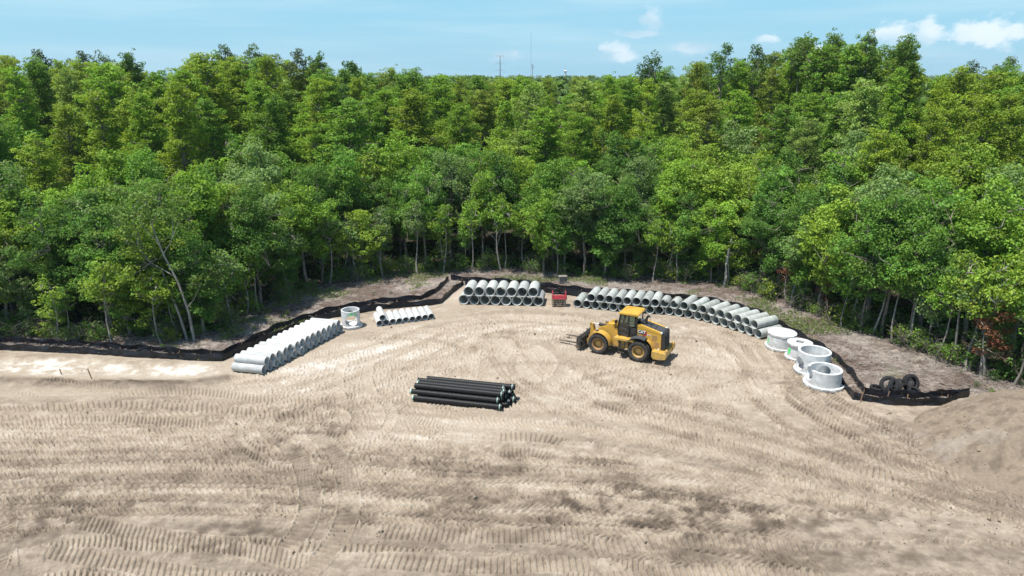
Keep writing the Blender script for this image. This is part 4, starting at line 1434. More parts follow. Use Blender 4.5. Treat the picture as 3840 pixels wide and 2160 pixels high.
    rf.prism([(0.22, 3.34), (0.22, 3.42), (0.10, 3.50), (-1.18, 3.54), (-1.34, 3.46), (-1.34, 3.38), (-1.20, 3.34)], -0.88, 0.88, 0.035)
    rf.tube([(-0.55 + 0.5 * math.cos(2 * PI * k / 28), 0.62 * math.sin(2 * PI * k / 28), 3.532) for k in range(29)], 0.014, 5)
    rf.build('roof', M_YEL, root, 25)
    # exhaust, air pre-cleaner, hand rail, mirrors, lamps, aerial
    MB().tube([(-1.75, 0.10, 2.55), (-1.75, 0.10, 3.05), (-1.82, 0.10, 3.22), (-1.94, 0.10, 3.30)], [0.10, 0.10, 0.10, 0.11], 12).box((-1.75, 0.10, 2.66), (0.26, 0.26, 0.06)).build('exhaust', M_BLK, root, 35)
    MB().lathe([(2.62, 0.06), (2.80, 0.07), (2.82, 0.13), (2.90, 0.17), (2.98, 0.17), (3.05, 0.12), (3.07, 0.0)], 18, (0, 0, 1), (-1.48, 0.34, 0)).build('air_precleaner', M_DGREY, root, 40)
    MB().tube([(-1.42, -0.02, 2.7), (-1.58, -0.1, 3.32), (-1.98, -0.1, 3.26), (-1.98, -0.1, 2.6)], 0.018, 5).build('hand_rail', M_BLK, root)
    for s in (-1, 1):
        MB().tube([(0.35, s * 0.62, 2.1), (0.42, s * 0.72, 2.55)], 0.022, 6).box((0.42, s * 0.74, 2.66), (0.16, 0.26, 0.22), bev=0.02).build('work_lamp', M_BLK, root)
        MB().tube([(0.05, s * 0.80, 2.9), (0.30, s * 1.05, 2.85)], 0.016, 5).box((0.30, s * 1.08, 2.75), (0.05, 0.20, 0.34), bev=0.015).build('mirror', M_BLK, root)
        MB().tube([(-0.66, s * 0.86, 1.7), (-0.66, s * 0.9, 2.9)], 0.016, 5).tube([(-1.24, s * 0.80, 1.6), (-1.26, s * 0.86, 2.75)], 0.016, 5).build('grab_rail', M_BLK, root)
    MB().box((-1.34, -0.45, 2.76), (0.12, 0.14, 0.05)).build('marker_plate', M_WHITE, root)
    # boarding steps
    for s in (-1, 1):
        b = MB()
        for xx in (-0.05, -0.50):
            b.tube([(xx, s * 1.22, 1.42), (xx, s * 1.24, 0.45)], 0.03, 6)
        b.build('ladder', M_BLK, root)
        lad = root.children[-1]
        for z in (0.48, 0.80, 1.12):
            MB().box((-0.275, s * 1.23, z), (0.48, 0.18, 0.04)).build('step', M_BLK, root)
    # lettering on the hood
    for s in (-1, 1):
        rz = PI if s > 0 else 0
        disc = MB().lathe([(0, 0.0), (0, 0.215), (0.006, 0.21), (0.006, 0.0)], 28, (0, s, 0)).build('emblem_disc', M_REDD, root)
        disc.location = (-1.84, s * 0.722, 2.10)
        sh = MB().prism([(-1.34, 2.02), (-1.40, 2.34), (-1.88, 2.30), (-1.92, 2.02)], *((0.729, 0.733) if s > 0 else (-0.733, -0.729))).build('emblem_back', M_BLK, root)
        t = link('emblem_letters', text_mesh('CAT', 0.30), root, M_WHITE)
        t.rotation_euler = (PI / 2, 0, rz)
        t.location = (-1.63, s * 0.738, 2.18)
        MB().box((-2.18, s * 0.724, 2.02), (0.26, 0.01, 0.10)).build('model_plate', M_WHITE, root)
        t = link('model_number', text_mesh('950', 0.10), root, M_REDD)
        t.rotation_euler = (PI / 2, 0, rz)
        t.location = (-2.18, s * 0.735, 2.02)
        MB().box((0.42, s * 0.704, 1.35), (0.20, 0.012, 0.09)).build('decal', M_WHITE, root)
        MB().box((-2.96, s * 0.724, 1.06), (0.10, 0.012, 0.11)).build('decal', M_WHITE, root)


loader()


# ------------------------------------------------------------------ red compactor attachment behind the loader
def red_machine():
    c = gp(1650 + 1905 / 4.262, 1000 + 655 / 4.262)
    root = empty('trench_compactor', (c.x, c.y + 0.35, 0), 0.03, 'red steel attachment with barred drum and black pipe on top, beside the middle stack', 'machine attachment')
    MB().prism([(-0.62, 0.10), (0.62, 0.10), (0.64, 0.75), (-0.64, 0.75)], -0.10, 0.62, 0.02).build('drum_core', M_BLK, root)
    for k, z in enumerate((0.14, 0.33, 0.52, 0.70)):
        MB().box((0, -0.15, z), (1.30, 0.07, 0.07), bev=0.01).build('bar', M_TANM, root)
    for (x0, x1) in ((-0.52, -0.52), (-0.36, -0.12), (-0.02, -0.02), (0.32, 0.08), (0.46, 0.46)):
        MB().tube([(x0, -0.20, 0.80), (x1, -0.21, 0.12)], 0.035, 6).build('brace', M_TANM, root)
    for s in (-1, 1):
        MB().box((s * 0.60, 0.25, 0.42), (0.07, 0.75, 0.80), bev=0.02).build('side_frame', M_TANM, root)
        MB().prism([(-0.28, 0.78), (0.62, 0.78), (0.58, 1.25), (0.36, 1.46), (0.05, 1.46), (-0.22, 1.10)], -0.03, 0.03, 0.01).build('side_plate', M_RED, root)
        o = root.children[-1]
        o.rotation_euler = (0, 0, PI / 2)
        o.location = (s * 0.60, 0, 0)
    MB().prism([(-0.64, 0.78), (0.64, 0.78), (0.60, 1.10), (-0.60, 1.10)], [-0.28, -0.28, -0.18, -0.18], [-0.23, -0.23, -0.13, -0.13]).build('front_plate', M_RED, root)
    MB().box((0, 0.30, 0.86), (1.16, 0.66, 0.10)).build('deck', M_RED, root)
    MB().prism([(0.62, 1.0), (0.72, 1.02), (0.76, 0.62), (0.70, 0.62)], 0.1, 0.16).build('flap', M_RED, root)
    p = MB().tube([(-0.55, 0.12, 1.24), (0.55, 0.12, 1.24)], 0.105, 14).build('black_pipe', M_HDPE, root, 30)
    for x in (-0.42, -0.12, 0.16, 0.44):
        MB().tube([(x - 0.07, 0.12, 1.24), (x + 0.07, 0.12, 1.24)], 0.125, 14).build('collar', M_HDPE, p, 30)
    MB().tube([(0, 0.12, 1.24), (0, 0.12, 1.52)], 0.10, 12).tube([(0, 0.12, 1.50), (0, 0.12, 1.80)], 0.15, 14).build('pipe_tee', M_HDPE, root, 30)


red_machine()


# ------------------------------------------------------------------ old tyres, stakes, block
def tyres():
    def tmesh(R, w, name):
        r = R * 0.58
        mb = MB().lathe([(-w * .30, r), (-w * .48, r + (R - r) * .25), (-w * .5, r + (R - r) * .6), (-w * .42, R * .96), (-w * .15, R), (w * .15, R), (w * .42, R * .96), (w * .5, r + (R - r) * .6), (w * .48, r + (R - r) * .25), (w * .30, r),
                         (w * .24, r + 0.03), (w * .34, R * .86), (-w * .34, R * .86), (-w * .24, r + 0.03)], 32, (0, 0, 1), closed=True)
        n = 30
        for k in range(n):
            t = 2 * PI * k / n
            mb.box((R * 0.99 * math.cos(t), R * 0.99 * math.sin(t), 0), (R * .05, R * .10, w * .74), rot=(0, 0, t + PI / 2 * 0))
        me = mb.mesh(name, 30); me.materials.append(M_OLDTYRE)
        return me
    a, b, c = tmesh(0.40, 0.26, 'tyre_car'), tmesh(0.58, 0.34, 'tyre_truck'), tmesh(0.50, 0.30, 'tyre_mid')

    def put(me, x, y, z, rot, label):
        p = gp(3240 + x / 10.733, 1410 + y / 10.733)
        o = link('old_tyre', me)
        o.location = (p.x, p.y, z)
        o.rotation_euler = rot
        tag(o, label, 'tyre', 'old tyres dumped behind the fence')
    put(a, 480, 560, 0.13, (0.10, 0.0, 0), 'old black tyre lying flat, apart at the left of the tyre heap')
    put(b, 960, 640, 0.54, (0.65, -0.85, 0.3), 'largest old black tyre, leaning with its tread up at left of the heap')
    put(c, 1130, 690, 0.50, (1.25, 0.2, 0.6), 'grey-black tyre leaning against the largest tyre in the heap')
    put(a, 1080, 760, 0.34, (0.95, 0.1, 0.2), 'low tyre half hidden by the fence, left front of the tyre heap')
    put(c, 1400, 650, 0.46, (1.35, 0.25, 1.1), 'tyre standing upright in the centre of the heap')
    put(a, 1560, 740, 0.40, (1.2, -0.1, 0.5), 'tyre tilted open toward the yard, right of the heap centre')
    put(b, 1820, 590, 0.58, (1.15, 0.0, 0.18), 'round tyre standing with visible wheel inside, right of the heap')
    put(a, 1990, 740, 0.24, (0.25, 0.1, 0), 'old tyre lying nearly flat at the far right of the heap')
    whl = [o for o in C.objects if o.name.startswith('old_tyre') and 'visible wheel' in o['label']][0]
    MB().lathe([(-0.04, 0.30), (0.0, 0.29), (0.03, 0.18), (0.05, 0.10), (0.05, 0.0)], 24, (0, 0, 1)).build('wheel_disc', M_STEEL, whl, 35)
    for k in range(6):
        MB().box((0.15 * math.cos(k * PI / 3), 0.15 * math.sin(k * PI / 3), 0.05), (0.04, 0.04, 0.03)).build('wheel_nut', M_CHROME, whl)


tyres()

for (x, y, hgt, lean, lab) in ((660, 585, 0.45, 0.05, 'short brown wooden stake in the white sand at left, farther left of two'),
                               (988, 640, 0.88, 0.12, 'taller brown wooden stake in the white sand at left'),):
    p = gp(x / 2.862, 1200 + y / 2.862)
    o = MB().prism([(-0.03, -0.15), (0.03, -0.15), (0.03, hgt), (0.0, hgt + 0.04), (-0.03, hgt)], -0.02, 0.02).build('wooden_stake', M_STAKE)
    o.location = p
    o.rotation_euler = (0.1, -lean, 0.3)
    tag(o, lab, 'stake', 'wooden stakes in the white sand')
for (x, y, lab) in ((1265, 930, 'brown wooden stake at the fence corner below the nearest manhole'), (1545, 922, 'brown wooden stake against the fence in front of the tyres')):
    p = gp(2780 + x / 2.862, 1180 + y / 2.862)
    o = MB().prism([(-0.03, -0.15), (0.03, -0.15), (0.03, 0.75), (-0.03, 0.75)], -0.02, 0.02).build('wooden_stake', M_STAKE)
    o.location = p + Vector((0, -0.15, 0)); o.rotation_euler = (0.05, 0.08, 0.2)
    tag(o, lab, 'stake', 'wooden stakes by the right fence')
p = gp(1650 + 1960 / 4.262, 1000 + 262 / 4.262)
o = MB().box((0, 0, 0.33), (0.80, 0.55, 0.74), bev=0.03).box((0, 0, 0.73), (0.90, 0.62, 0.10), bev=0.02).build('concrete_block', M_BOXC)
o.location = p; o.rotation_euler = (0, 0, 0.15)
tag(o, 'weathered square concrete block on the grass behind the red attachment', 'concrete block')


# ------------------------------------------------------------------ trees
def leaf_cards(name, cen, nrm, size, val, hue, aspect=0.55, rng=None):
    """kite-shaped leaf sprays: arrays of centres, facing directions and sizes"""
    n = len(cen)
    nrm = nrm / np.maximum(np.linalg.norm(nrm, axis=1)[:, None], 1e-6)
    ref = rng.normal(size=(n, 3))
    a = np.cross(nrm, ref); a /= np.maximum(np.linalg.norm(a, axis=1)[:, None], 1e-6)
    b = np.cross(nrm, a)
    L = size[:, None]
    bend = nrm * L * 0.16
    V = np.stack([cen - a * L * 0.5 - bend, cen + b * L * aspect * 0.5 + a * L * 0.05 + bend * 0.6, cen + a * L * 0.5 - bend, cen - b * L * aspect * 0.5 + a * L * 0.05 + bend * 0.6], 1).reshape(-1, 3)
    F = np.arange(n * 4).reshape(n, 4)
    me = array_mesh(name, V, F)
    at = me.attributes.new('tint', 'FLOAT_COLOR', 'POINT')
    col = np.ones((n * 4, 4), np.float32)
    col[:, 0] = np.repeat(val, 4)
    col[:, 1] = np.repeat(hue, 4)
    at.data.foreach_set('color', col.ravel())
    me.materials.append(M_LEAF)
    return me


def pads_to_leaves(pads, dens, lsize, rng, up=0.9, shell=0.5, aspect=0.55):
    """pads: list of (centre, radius, flatten). Leaves fill each pad, thicker to its outside."""
    cs, ns, ss, vs, hs = [], [], [], [], []
    for (c, r, fl) in pads:
        n = max(6, int(dens * r * r))
        d = rng.normal(size=(n, 3)); d /= np.linalg.norm(d, axis=1)[:, None]
        rad = r * (shell + (1 - shell) * rng.random(n)) ** 0.7 * (0.8 + 0.35 * rng.random(n))
        q = d * rad[:, None]
        q[:, 2] *= fl
        cs.append(np.array(c) + q)
        ns.append(d * 0.55 + np.array((0, 0, up)) + rng.normal(size=(n, 3)) * 0.55)
        ss.append(lsize * rng.uniform(0.6, 1.35, n))
        vs.append(np.clip(rng.normal(1.0, 0.10) + rng.normal(0, 0.10, n), 0.5, 1.6))
        hs.append(0.5 + rng.normal(0, 0.006) + rng.normal(0, 0.006, n))
    return [np.concatenate(q) for q in (cs, ns, ss, vs, hs)]


def make_cypress(seed, h=21.0, R=3.2, t0=0.30, nb=96, dens=150, lsize=0.225):
    rng = np.random.default_rng(seed)
    wood = MB()
    bx, by = rng.normal(0, 0.25, 2)
    def axis(t):
        return Vector((bx * t * t, by * t * t, h * t))
    ts = [0, 0.03, 0.15, 0.4, 0.7, 0.98]
    wood.tube([axis(t) for t in ts], [0.46, 0.33, 0.27, 0.19, 0.10, 0.02], 8)
    pads = []
    lop = rng.uniform(0, 2 * PI)
    q1, q2 = rng.uniform(0, 6), rng.uniform(7, 13)
    def shp(f):
        return 0.88 + 0.16 * math.sin(q1 + q2 * f)
    for i in range(nb):
        t = t0 + (0.985 - t0) * (i + rng.random()) / nb
        f = (1 - t) / (1 - t0)
        prof = (1 - (1 - f) ** 2.3) ** 0.55 * (1.0 if f < 0.7 else 1.0 - (f - 0.7) * 1.1) * shp(f)
        ang = i * 2.4 + rng.normal(0, 0.4)
        Lb = R * prof * rng.uniform(0.55, 1.15) * (1 + 0.22 * math.cos(ang - lop))
        rise = math.radians(rng.uniform(5, 25) + 35 * (1 - f) ** 2)
        p0 = axis(t)
        d = Vector((math.cos(ang) * math.cos(rise), math.sin(ang) * math.cos(rise), math.sin(rise)))
        p1 = p0 + d * Lb * 0.6
        p2 = p0 + d * Lb + Vector((0, 0, -0.10 * Lb))
        wood.tube([p0, p1, p2], [0.05 + 0.018 * Lb, 0.035, 0.012], 4, cap=False)
        npad = int(1.5 + Lb * 1.35)
        for k in range(npad):
            u = 0.38 + 0.66 * (k + rng.random() * 0.7) / npad
            c = p0.lerp(p2, u) + Vector(rng.normal(0, 0.34, 3))
            pads.append((c[:], rng.uniform(0.42, 0.85) * (0.75 + 0.3 * f), rng.uniform(0.45, 0.75)))
    pads.append((axis(0.985)[:], 0.6, 0.9))
    me = leaf_cards('crown', *pads_to_leaves(pads, dens, lsize, rng, up=0.7), aspect=0.58, rng=rng)
    return wood.mesh('trunk', 50), me


def make_broadleaf(seed, h=12.0, R=2.5, low=0.28, nc=130, dens=200, lsize=0.215, wr=1.0, trunks=1, sparse=False, lean=0.0):
    rng = np.random.default_rng(seed)
    wood = MB()
    tips = []
    czn = (low + 1) / 2
    for tr in range(trunks):
        off = Vector((rng.normal(0, 0.25), rng.normal(0, 0.2), 0)) * (trunks > 1)
        top = Vector((rng.normal(0, 0.5) + lean, rng.normal(0, 0.4), h * 0.9)) + off * 4
        n = 6
        pts = []
        for k in range(n + 1):
            t = k / n
            pts.append(off + (top - off) * t + Vector((math.sin(t * 5 + seed) * 0.18, math.cos(t * 4 + seed) * 0.15, 0)) * (t > 0))
        r0 = 0.16 * wr * (h / 12) ** 0.8
        wood.tube([pts[0] - Vector((0, 0, 0.2))] + pts[1:], [r0 * 1.25] + [r0 * (1 - 0.85 * k / n) for k in range(1, n + 1)], 7)
        nl = 9
        for k in range(nl):
            t = low * 1.05 + (0.92 - low * 1.05) * (k + rng.random() * .6) / nl
            i0 = min(n - 1, int(t * n)); p0 = pts[i0].lerp(pts[i0 + 1], t * n - i0)
            ang = k * 2.4 + rng.normal(0, 0.5)
            Lb = R * rng.uniform(0.7, 1.1) * (1.15 - 0.55 * t)
            p2 = p0 + Vector((math.cos(ang) * Lb, math.sin(ang) * Lb, Lb * rng.uniform(0.35, 0.9)))
            pm = p0.lerp(p2, 0.5) + Vector(rng.normal(0, 0.12, 3))
            wood.tube([p0, pm, p2], [r0 * 0.34, r0 * 0.2, 0.010], 4, cap=False)
            tips += [pm, p2]
    pads = []
    ctr = Vector((0, 0, h * czn)); hz = h * (1 - low) / 2
    for k in range(nc):
        d = rng.normal(size=3); d /= np.linalg.norm(d)
        rr = (0.45 + 0.55 * rng.random() ** 0.5)
        lob = 0.78 + 0.34 * math.sin(3.1 * d[0] + 2.3 * d[1] * 1.7 + 2.9 * d[2] + seed * 1.3) + 0.12 * rng.normal()
        taper = 1.0 - 0.25 * max(0.0, d[2])
        q = Vector((d[0] * R * rr * lob * taper + lean * 0.7, d[1] * R * rr * lob * taper, d[2] * hz * rr * min(1.0, lob + 0.12))) + ctr
        if q.z > h:
            q.z = h - rng.random() * 0.5
        r = rng.uniform(0.38, 0.80) * (R / 2.5) ** 0.5
        pads.append((q[:], r, rng.uniform(0.55, 0.85)))
        if k % 2 == 0 and tips:
            tip = min(tips, key=lambda p: (p - q).length)
            wood.tube([tip, tip.lerp(q, 0.6) + Vector(rng.normal(0, .08, 3)), q], [0.03, 0.02, 0.008], 3, cap=False)
    me = leaf_cards('crown', *pads_to_leaves(pads, dens, lsize, rng, up=0.55), aspect=0.6, rng=rng)
    return wood.mesh('trunk', 50), me


def make_dead(seed, h=9.0, forks=3):
    rng = np.random.default_rng(seed)
    wood = MB()
    def grow(p, d, L, r, lev):
        p1 = p + d * L * 0.5 + Vector(rng.normal(0, 0.06 * L, 3)); p2 = p + d * L + Vector(rng.normal(0, 0.08 * L, 3))
        wood.tube([p, p1, p2], [r, r * 0.85, r * 0.65], 6 if lev == 0 else 4, cap=False)
        if lev < 3:
            for k in range(forks if lev else 3):
                dd = (d + Vector(rng.normal(0, 0.5, 3)) + Vector((0, 0, 0.15))).normalized()
                grow(p1.lerp(p2, rng.random()), dd, L * rng.uniform(0.4, 0.7), r * 0.5, lev + 1)
    grow(Vector((0, 0, -0.1)), Vector((rng.normal(0, .06), rng.normal(0, .06), 1)), h * 0.6, h * 0.014, 0)
    return wood.mesh('trunk', 50)


def thing_proto(name, wood, leaves, bark):
    wood.materials.append(bark)
    r = bpy.data.objects.new(name, None)
    return (name, wood, leaves)


CYP = [make_cypress(10 + i, R=r, t0=t0) for i, (r, t0) in enumerate([(3.7, .26), (3.3, .34), (4.1, .30), (2.9, .22), (3.5, .38), (4.3, .34), (3.2, .28)])]
BRO = [make_broadleaf(40 + i, R=r, low=lo) for i, (r, lo) in enumerate([(2.9, .24), (3.2, .30), (2.6, .16), (3.4, .26), (2.8, .34), (3.1, .08), (2.5, .40)])]
SPA = [make_broadleaf(70 + i, h=24, R=r, low=lo, nc=50, dens=95, lsize=0.27) for i, (r, lo) in enumerate([(2.3, .78), (2.7, .72), (2.0, .82)])]
SAP = [make_broadleaf(90 + i, h=7.0, R=r, low=lo, nc=nc, dens=150, lsize=0.19, wr=0.75) for i, (r, lo, nc) in enumerate([(1.4, .38, 44), (1.3, .50, 44), (1.6, .28, 54), (1.1, .22, 40)])]
SHR = [make_broadleaf(110 + i, h=1.9, R=1.0, low=.05, nc=24, dens=80, lsize=0.17, trunks=3) for i in range(3)]
DEAD = [make_dead(130 + i) for i in range(3)]
for lst in (CYP, BRO, SPA, SHR):
    for (w, l) in lst:
        w.materials.append(M_BARK)
for (w, l) in SAP:
    w.materials.append(M_PALEBARK)
for w in DEAD:
    w.materials.append(M_DEADWOOD)

CY_COL = [('yellow-green', (0.245, 0.34, 0.042)), ('bright green', (0.205, 0.34, 0.042)), ('mid green', (0.165, 0.29, 0.045)), ('olive green', (0.225, 0.29, 0.05)), ('pale green', (0.25, 0.355, 0.09))]
BR_COL = [('fresh green', (0.215, 0.36, 0.05)), ('deep green', (0.15, 0.285, 0.05)), ('grey-green', (0.19, 0.285, 0.10)), ('yellowish green', (0.235, 0.345, 0.05)), ('dark green', (0.115, 0.225, 0.045))]

trees = []      # (kind, x, y, height, tone, colour, proto, width factor)
rt = random.Random(21)
SKY_Q = [(-300, 140), (0, 137), (60, 140), (100, 128), (170, 133), (250, 132), (300, 146), (370, 165), (420, 152), (480, 140), (560, 135), (640, 132), (700, 143), (760, 132), (800, 152), (870, 152), (950, 172),
         (1000, 168), (1080, 178), (1150, 192), (1250, 193), (1350, 192), (1450, 197), (1550, 190), (1600, 172), (1650, 158), (1700, 166), (1800, 140), (1850, 135), (1900, 118), (2000, 98), (2080, 98), (2150, 102),
         (2190, 92), (2280, 99), (2330, 122), (2360, 166), (2450, 167), (2500, 158), (2576, 148), (2900, 150)]
SKX = np.array([(p[0] * 1.4907 - 1920) / FPX / math.cos(PITCH) for p in SKY_Q])
SKT = np.array([ray(p[0] * 1.4907, p[1] * 1.4907).z / ray(p[0] * 1.4907, p[1] * 1.4907).y for p in SKY_Q])
# bearing is x / y; at the skyline the ray's own y differs a little from the axis
SKX = np.array([ray(p[0] * 1.4907, p[1] * 1.4907).x / ray(p[0] * 1.4907, p[1] * 1.4907).y for p in SKY_Q])


def cap_h(x, y):
    b = x / y
    w_ = 2.6 / y
    t = min(float(np.interp(b + k * w_, SKX, SKT)) for k in (-0.6, 0, 0.6))
    return CAM_H + y * t


def ok(x, y, dist):
    for t in trees:
        if (t[1] - x) ** 2 + (t[2] - y) ** 2 < dist * dist:
            return False
    return True


# front edge: slim trees and broadleaves whose trunks show
bs = np.linspace(-0.98, 1.0, 700)
edge = [(float(np.interp(b, WA, WR)), b) for b in bs]
s_acc, last = 0, None
for (yy, b) in edge:
    x = b * yy
    if last is not None:
        s_acc += math.hypot(x - last[0], yy - last[1])
    last = (x, yy)
    if s_acc > 2.1:
        s_acc = 0
        off = rt.uniform(-0.4, 2.2)
        xx, y2 = x, yy + off
        if rt.random() < 0.36:
            tone, col = rt.choice(BR_COL[:4])
            trees.append(('sapling', xx, y2, rt.uniform(4.5, 8.5), tone, col, rt.randrange(4), rt.uniform(0.9, 1.25)))
        else:
            tone, col = rt.choice(BR_COL)
            trees.append(('broadleaf', xx, y2 + 0.6, rt.uniform(7.5, 12.0), tone, col, rt.choice((0, 2, 2, 3, 4, 5, 5, 6)), rt.uniform(0.9, 1.15)))


for (px, py, hh, pr_) in [(290, 868, 7.5, 0), (150, 862, 6.0, 3), (412, 862, 6.5, 1), (590, 812, 7.0, 1), (655, 782, 7.5, 1), (735, 745, 8.0, 1), (830, 712, 8.0, 1), (905, 702, 7.0, 1), (965, 694, 8.0, 1), (1050, 690, 8.5, 1), (1115, 686, 8.0, 1), (1185, 682, 8.0, 1), (1262, 682, 8.5, 1),
                          (1400, 694, 7.0, 0), (1640, 706, 7.0, 1), (1700, 708, 7.5, 0), (1985, 772, 8.0, 1), (2135, 818, 7.0, 1), (2188, 838, 8.5, 1), (2240, 856, 8.0, 1), (2290, 872, 8.5, 1), (2345, 898, 7.0, 1), (2385, 905, 9.0, 1), (2425, 925, 8.0, 1), (2462, 945, 9.5, 1), (2540, 965, 7.5, 1)]:
    p_ = gq(px, py)
    tone, col = rt.choice(BR_COL[:4])
    trees.append(('sapling', p_.x, p_.y - 0.3, hh, tone, col, pr_, 1.05))


def band(d0, d1, dist, n, kinds, hfun):
    made = 0
    for k in range(n):
        b = rt.uniform(-1.0, 0.98)
        y0 = float(np.interp(b, WA, WR))
        d = rt.uniform(d0, d1)
        y = y0 + d
        x = b * y0 + b * d * 1.0
        if abs(b) > 0.82 + 6.0 / y:
            continue
        if not ok(x, y, dist):
            continue
        kind = rt.choice(kinds)
        hh = hfun(x, y, kind)
        cp = cap_h(x, y)
        hh = min(hh, cp)
        if kind == 'cypress':
            tone, col = rt.choices(CY_COL, (4, 4, 3, 1.5, 1))[0]
            trees.append((kind, x, y, hh, tone, col, rt.randrange(7), rt.uniform(0.95, 1.4)))
        else:
            tone, col = rt.choice(BR_COL)
            trees.append((kind, x, y, hh, tone, col, rt.randrange(7), rt.uniform(0.95, 1.25)))
        made += 1
    return made


band(2.5, 9, 3.0, 900, ['broadleaf'], lambda x, y, k: rt.uniform(9.5, 13.5))
band(8, 16, 3.6, 900, ['broadleaf', 'broadleaf', 'cypress'], lambda x, y, k: rt.uniform(12, 15) if k == 'broadleaf' else rt.uniform(14, 18))
band(15, 28, 4.3, 1200, ['cypress', 'cypress', 'broadleaf'], lambda x, y, k: rt.uniform(16.5, 20.0) if k == 'cypress' else rt.uniform(13.5, 16.5))
band(27, 62, 5.9, 2600, ['cypress'], lambda x, y, k: cap_h(x, y) * rt.uniform(0.86, 1.0))
band(34, 62, 4.7, 1500, ['cypress'], lambda x, y, k: cap_h(x, y) * rt.uniform(0.93, 1.0))
# trees that stand out against the sky
n_band = len(trees)
for (px, py, dist, kind, tone, col) in [(95, 124, 108, 'sparse', 'dark', (0.05, 0.075, 0.03)), (200, 128, 112, 'sparse', 'dark green', (0.055, 0.085, 0.035)), (245, 128, 110, 'sparse', 'grey-green', (0.07, 0.105, 0.05)),
                                        (318, 140, 100, 'cypress', 'deep green', (0.06, 0.115, 0.025)), (562, 112, 112, 'sparse', 'grey-green', (0.075, 0.11, 0.05)), (632, 108, 112, 'sparse', 'grey-green', (0.075, 0.11, 0.05)),
                                        (690, 135, 114, 'sparse', 'grey-green', (0.07, 0.10, 0.05)), (752, 122, 116, 'sparse', 'dark', (0.06, 0.08, 0.04)), (805, 142, 108, 'cypress', 'deep green', (0.06, 0.115, 0.025)), (878, 145, 110, 'broadleaf', 'deep green', (0.055, 0.11, 0.03)),
                                        (1635, 128, 100, 'sparse', 'deep green', (0.055, 0.10, 0.03)), (1825, 108, 100, 'sparse', 'deep green', (0.06, 0.11, 0.03)), (1905, 112, 102, 'sparse', 'deep green', (0.06, 0.10, 0.03)),
                                        (2022, 82, 100, 'sparse', 'bright green', (0.09, 0.14, 0.035)), (2110, 92, 98, 'cypress', 'bright green', (0.10, 0.16, 0.03)), (2190, 90, 94, 'cypress', 'mid green', (0.085, 0.14, 0.03)), (2280, 95, 92, 'cypress', 'mid green', (0.085, 0.14, 0.03)),
                                        (2450, 150, 118, 'sparse', 'dark', (0.05, 0.075, 0.035)), (2540, 142, 105, 'sparse', 'pale grey-green', (0.10, 0.13, 0.06))]:
    d = ray(px * 1.4907, py * 1.4907)
    t = dist / d.y
    trees.append((kind, d.x * t, dist, CAM_H + d.z * t, tone, col, rt.randrange(3), 0.9 if kind == 'cypress' else 1.0))

LAND = [(-2.0, 'at the far left'), (-0.60, 'behind the left fence'), (-0.36, 'behind the left pipe stack'), (-0.20, 'behind the small pipes'), (-0.07, 'behind the middle pipe stack'),
        (0.06, 'behind the red attachment'), (0.16, 'behind the wheel loader'), (0.28, 'behind the curved pipe row'), (0.40, 'behind the manholes'), (0.55, 'behind the old tyres'), (0.68, 'behind the dirt pile')]


def land(b):
    r = LAND[0][1]
    for (a, s) in LAND:
        if b >= a:
            r = s
    return r


def depth_word(x, y):
    d = y - float(np.interp(x / y, WA, WR))
    return 'wood edge' if d < 3.2 else ('front rows' if d < 9 else ('middle rows' if d < 20 else ('back rows' if d < 40 else 'farthest rows')))


KW = {'cypress': ('cypress_tree', 'feathery cypress'), 'broadleaf': ('broadleaf_tree', 'broadleaf tree'), 'sapling': ('slender_tree', 'slim tree'), 'sparse': ('open_crowned_tree', 'open-crowned skyline tree')}
cnt = {}
order = sorted(range(len(trees)), key=lambda i: trees[i][1] / trees[i][2])
for i in order:
    kind, x, y, hh, tone, col, pr, wf = trees[i]
    src = {'cypress': CYP, 'broadleaf': BRO, 'sapling': SAP, 'sparse': SPA}[kind]
    w, l = src[pr % len(src)]
    ph = {'cypress': 21.0, 'broadleaf': 12.0, 'sapling': 7.0, 'sparse': 24.0}[kind]
    key = (kind, tone, depth_word(x, y), land(x / y))
    n = cnt.get(key, 0); cnt[key] = n + 1
    nm, kw = KW[kind]
    if kind == 'sparse':
        s = 1.05
        sz = hh / ph
    else:
        s = wf * (hh / ph) ** 0.6
        sz = hh / ph
    root = empty(nm, (x, y, -0.05), rt.uniform(0, 6.28), None)
    root['key'] = '|'.join(key); root['n'] = n
    root.scale = (s, s, sz)
    o1 = link('trunk', w, root)
    o2 = link('crown', l, root)
    v = rt.uniform(0.85, 1.15) * (1.6 if i >= n_band else 1.0)
    o2.color = (col[0] * v, col[1] * v, col[2] * v, 1)
    tag(root, '', 'tree', 'trees of the wood around the yard')
for r in [o for o in C.objects if 'key' in o.keys()]:
    kind, tone, dw, ld = r['key'].split('|')
    tot = cnt[(kind, tone, dw, ld)]
    nn = r['n']
    pos = '' if tot == 1 else f'{ordinal(nn)} from left '
    lab = f'{pos}{tone} {KW[kind][1]}, {dw}, {ld}'
    r['label'] = lab
    del r['key']; del r['n']


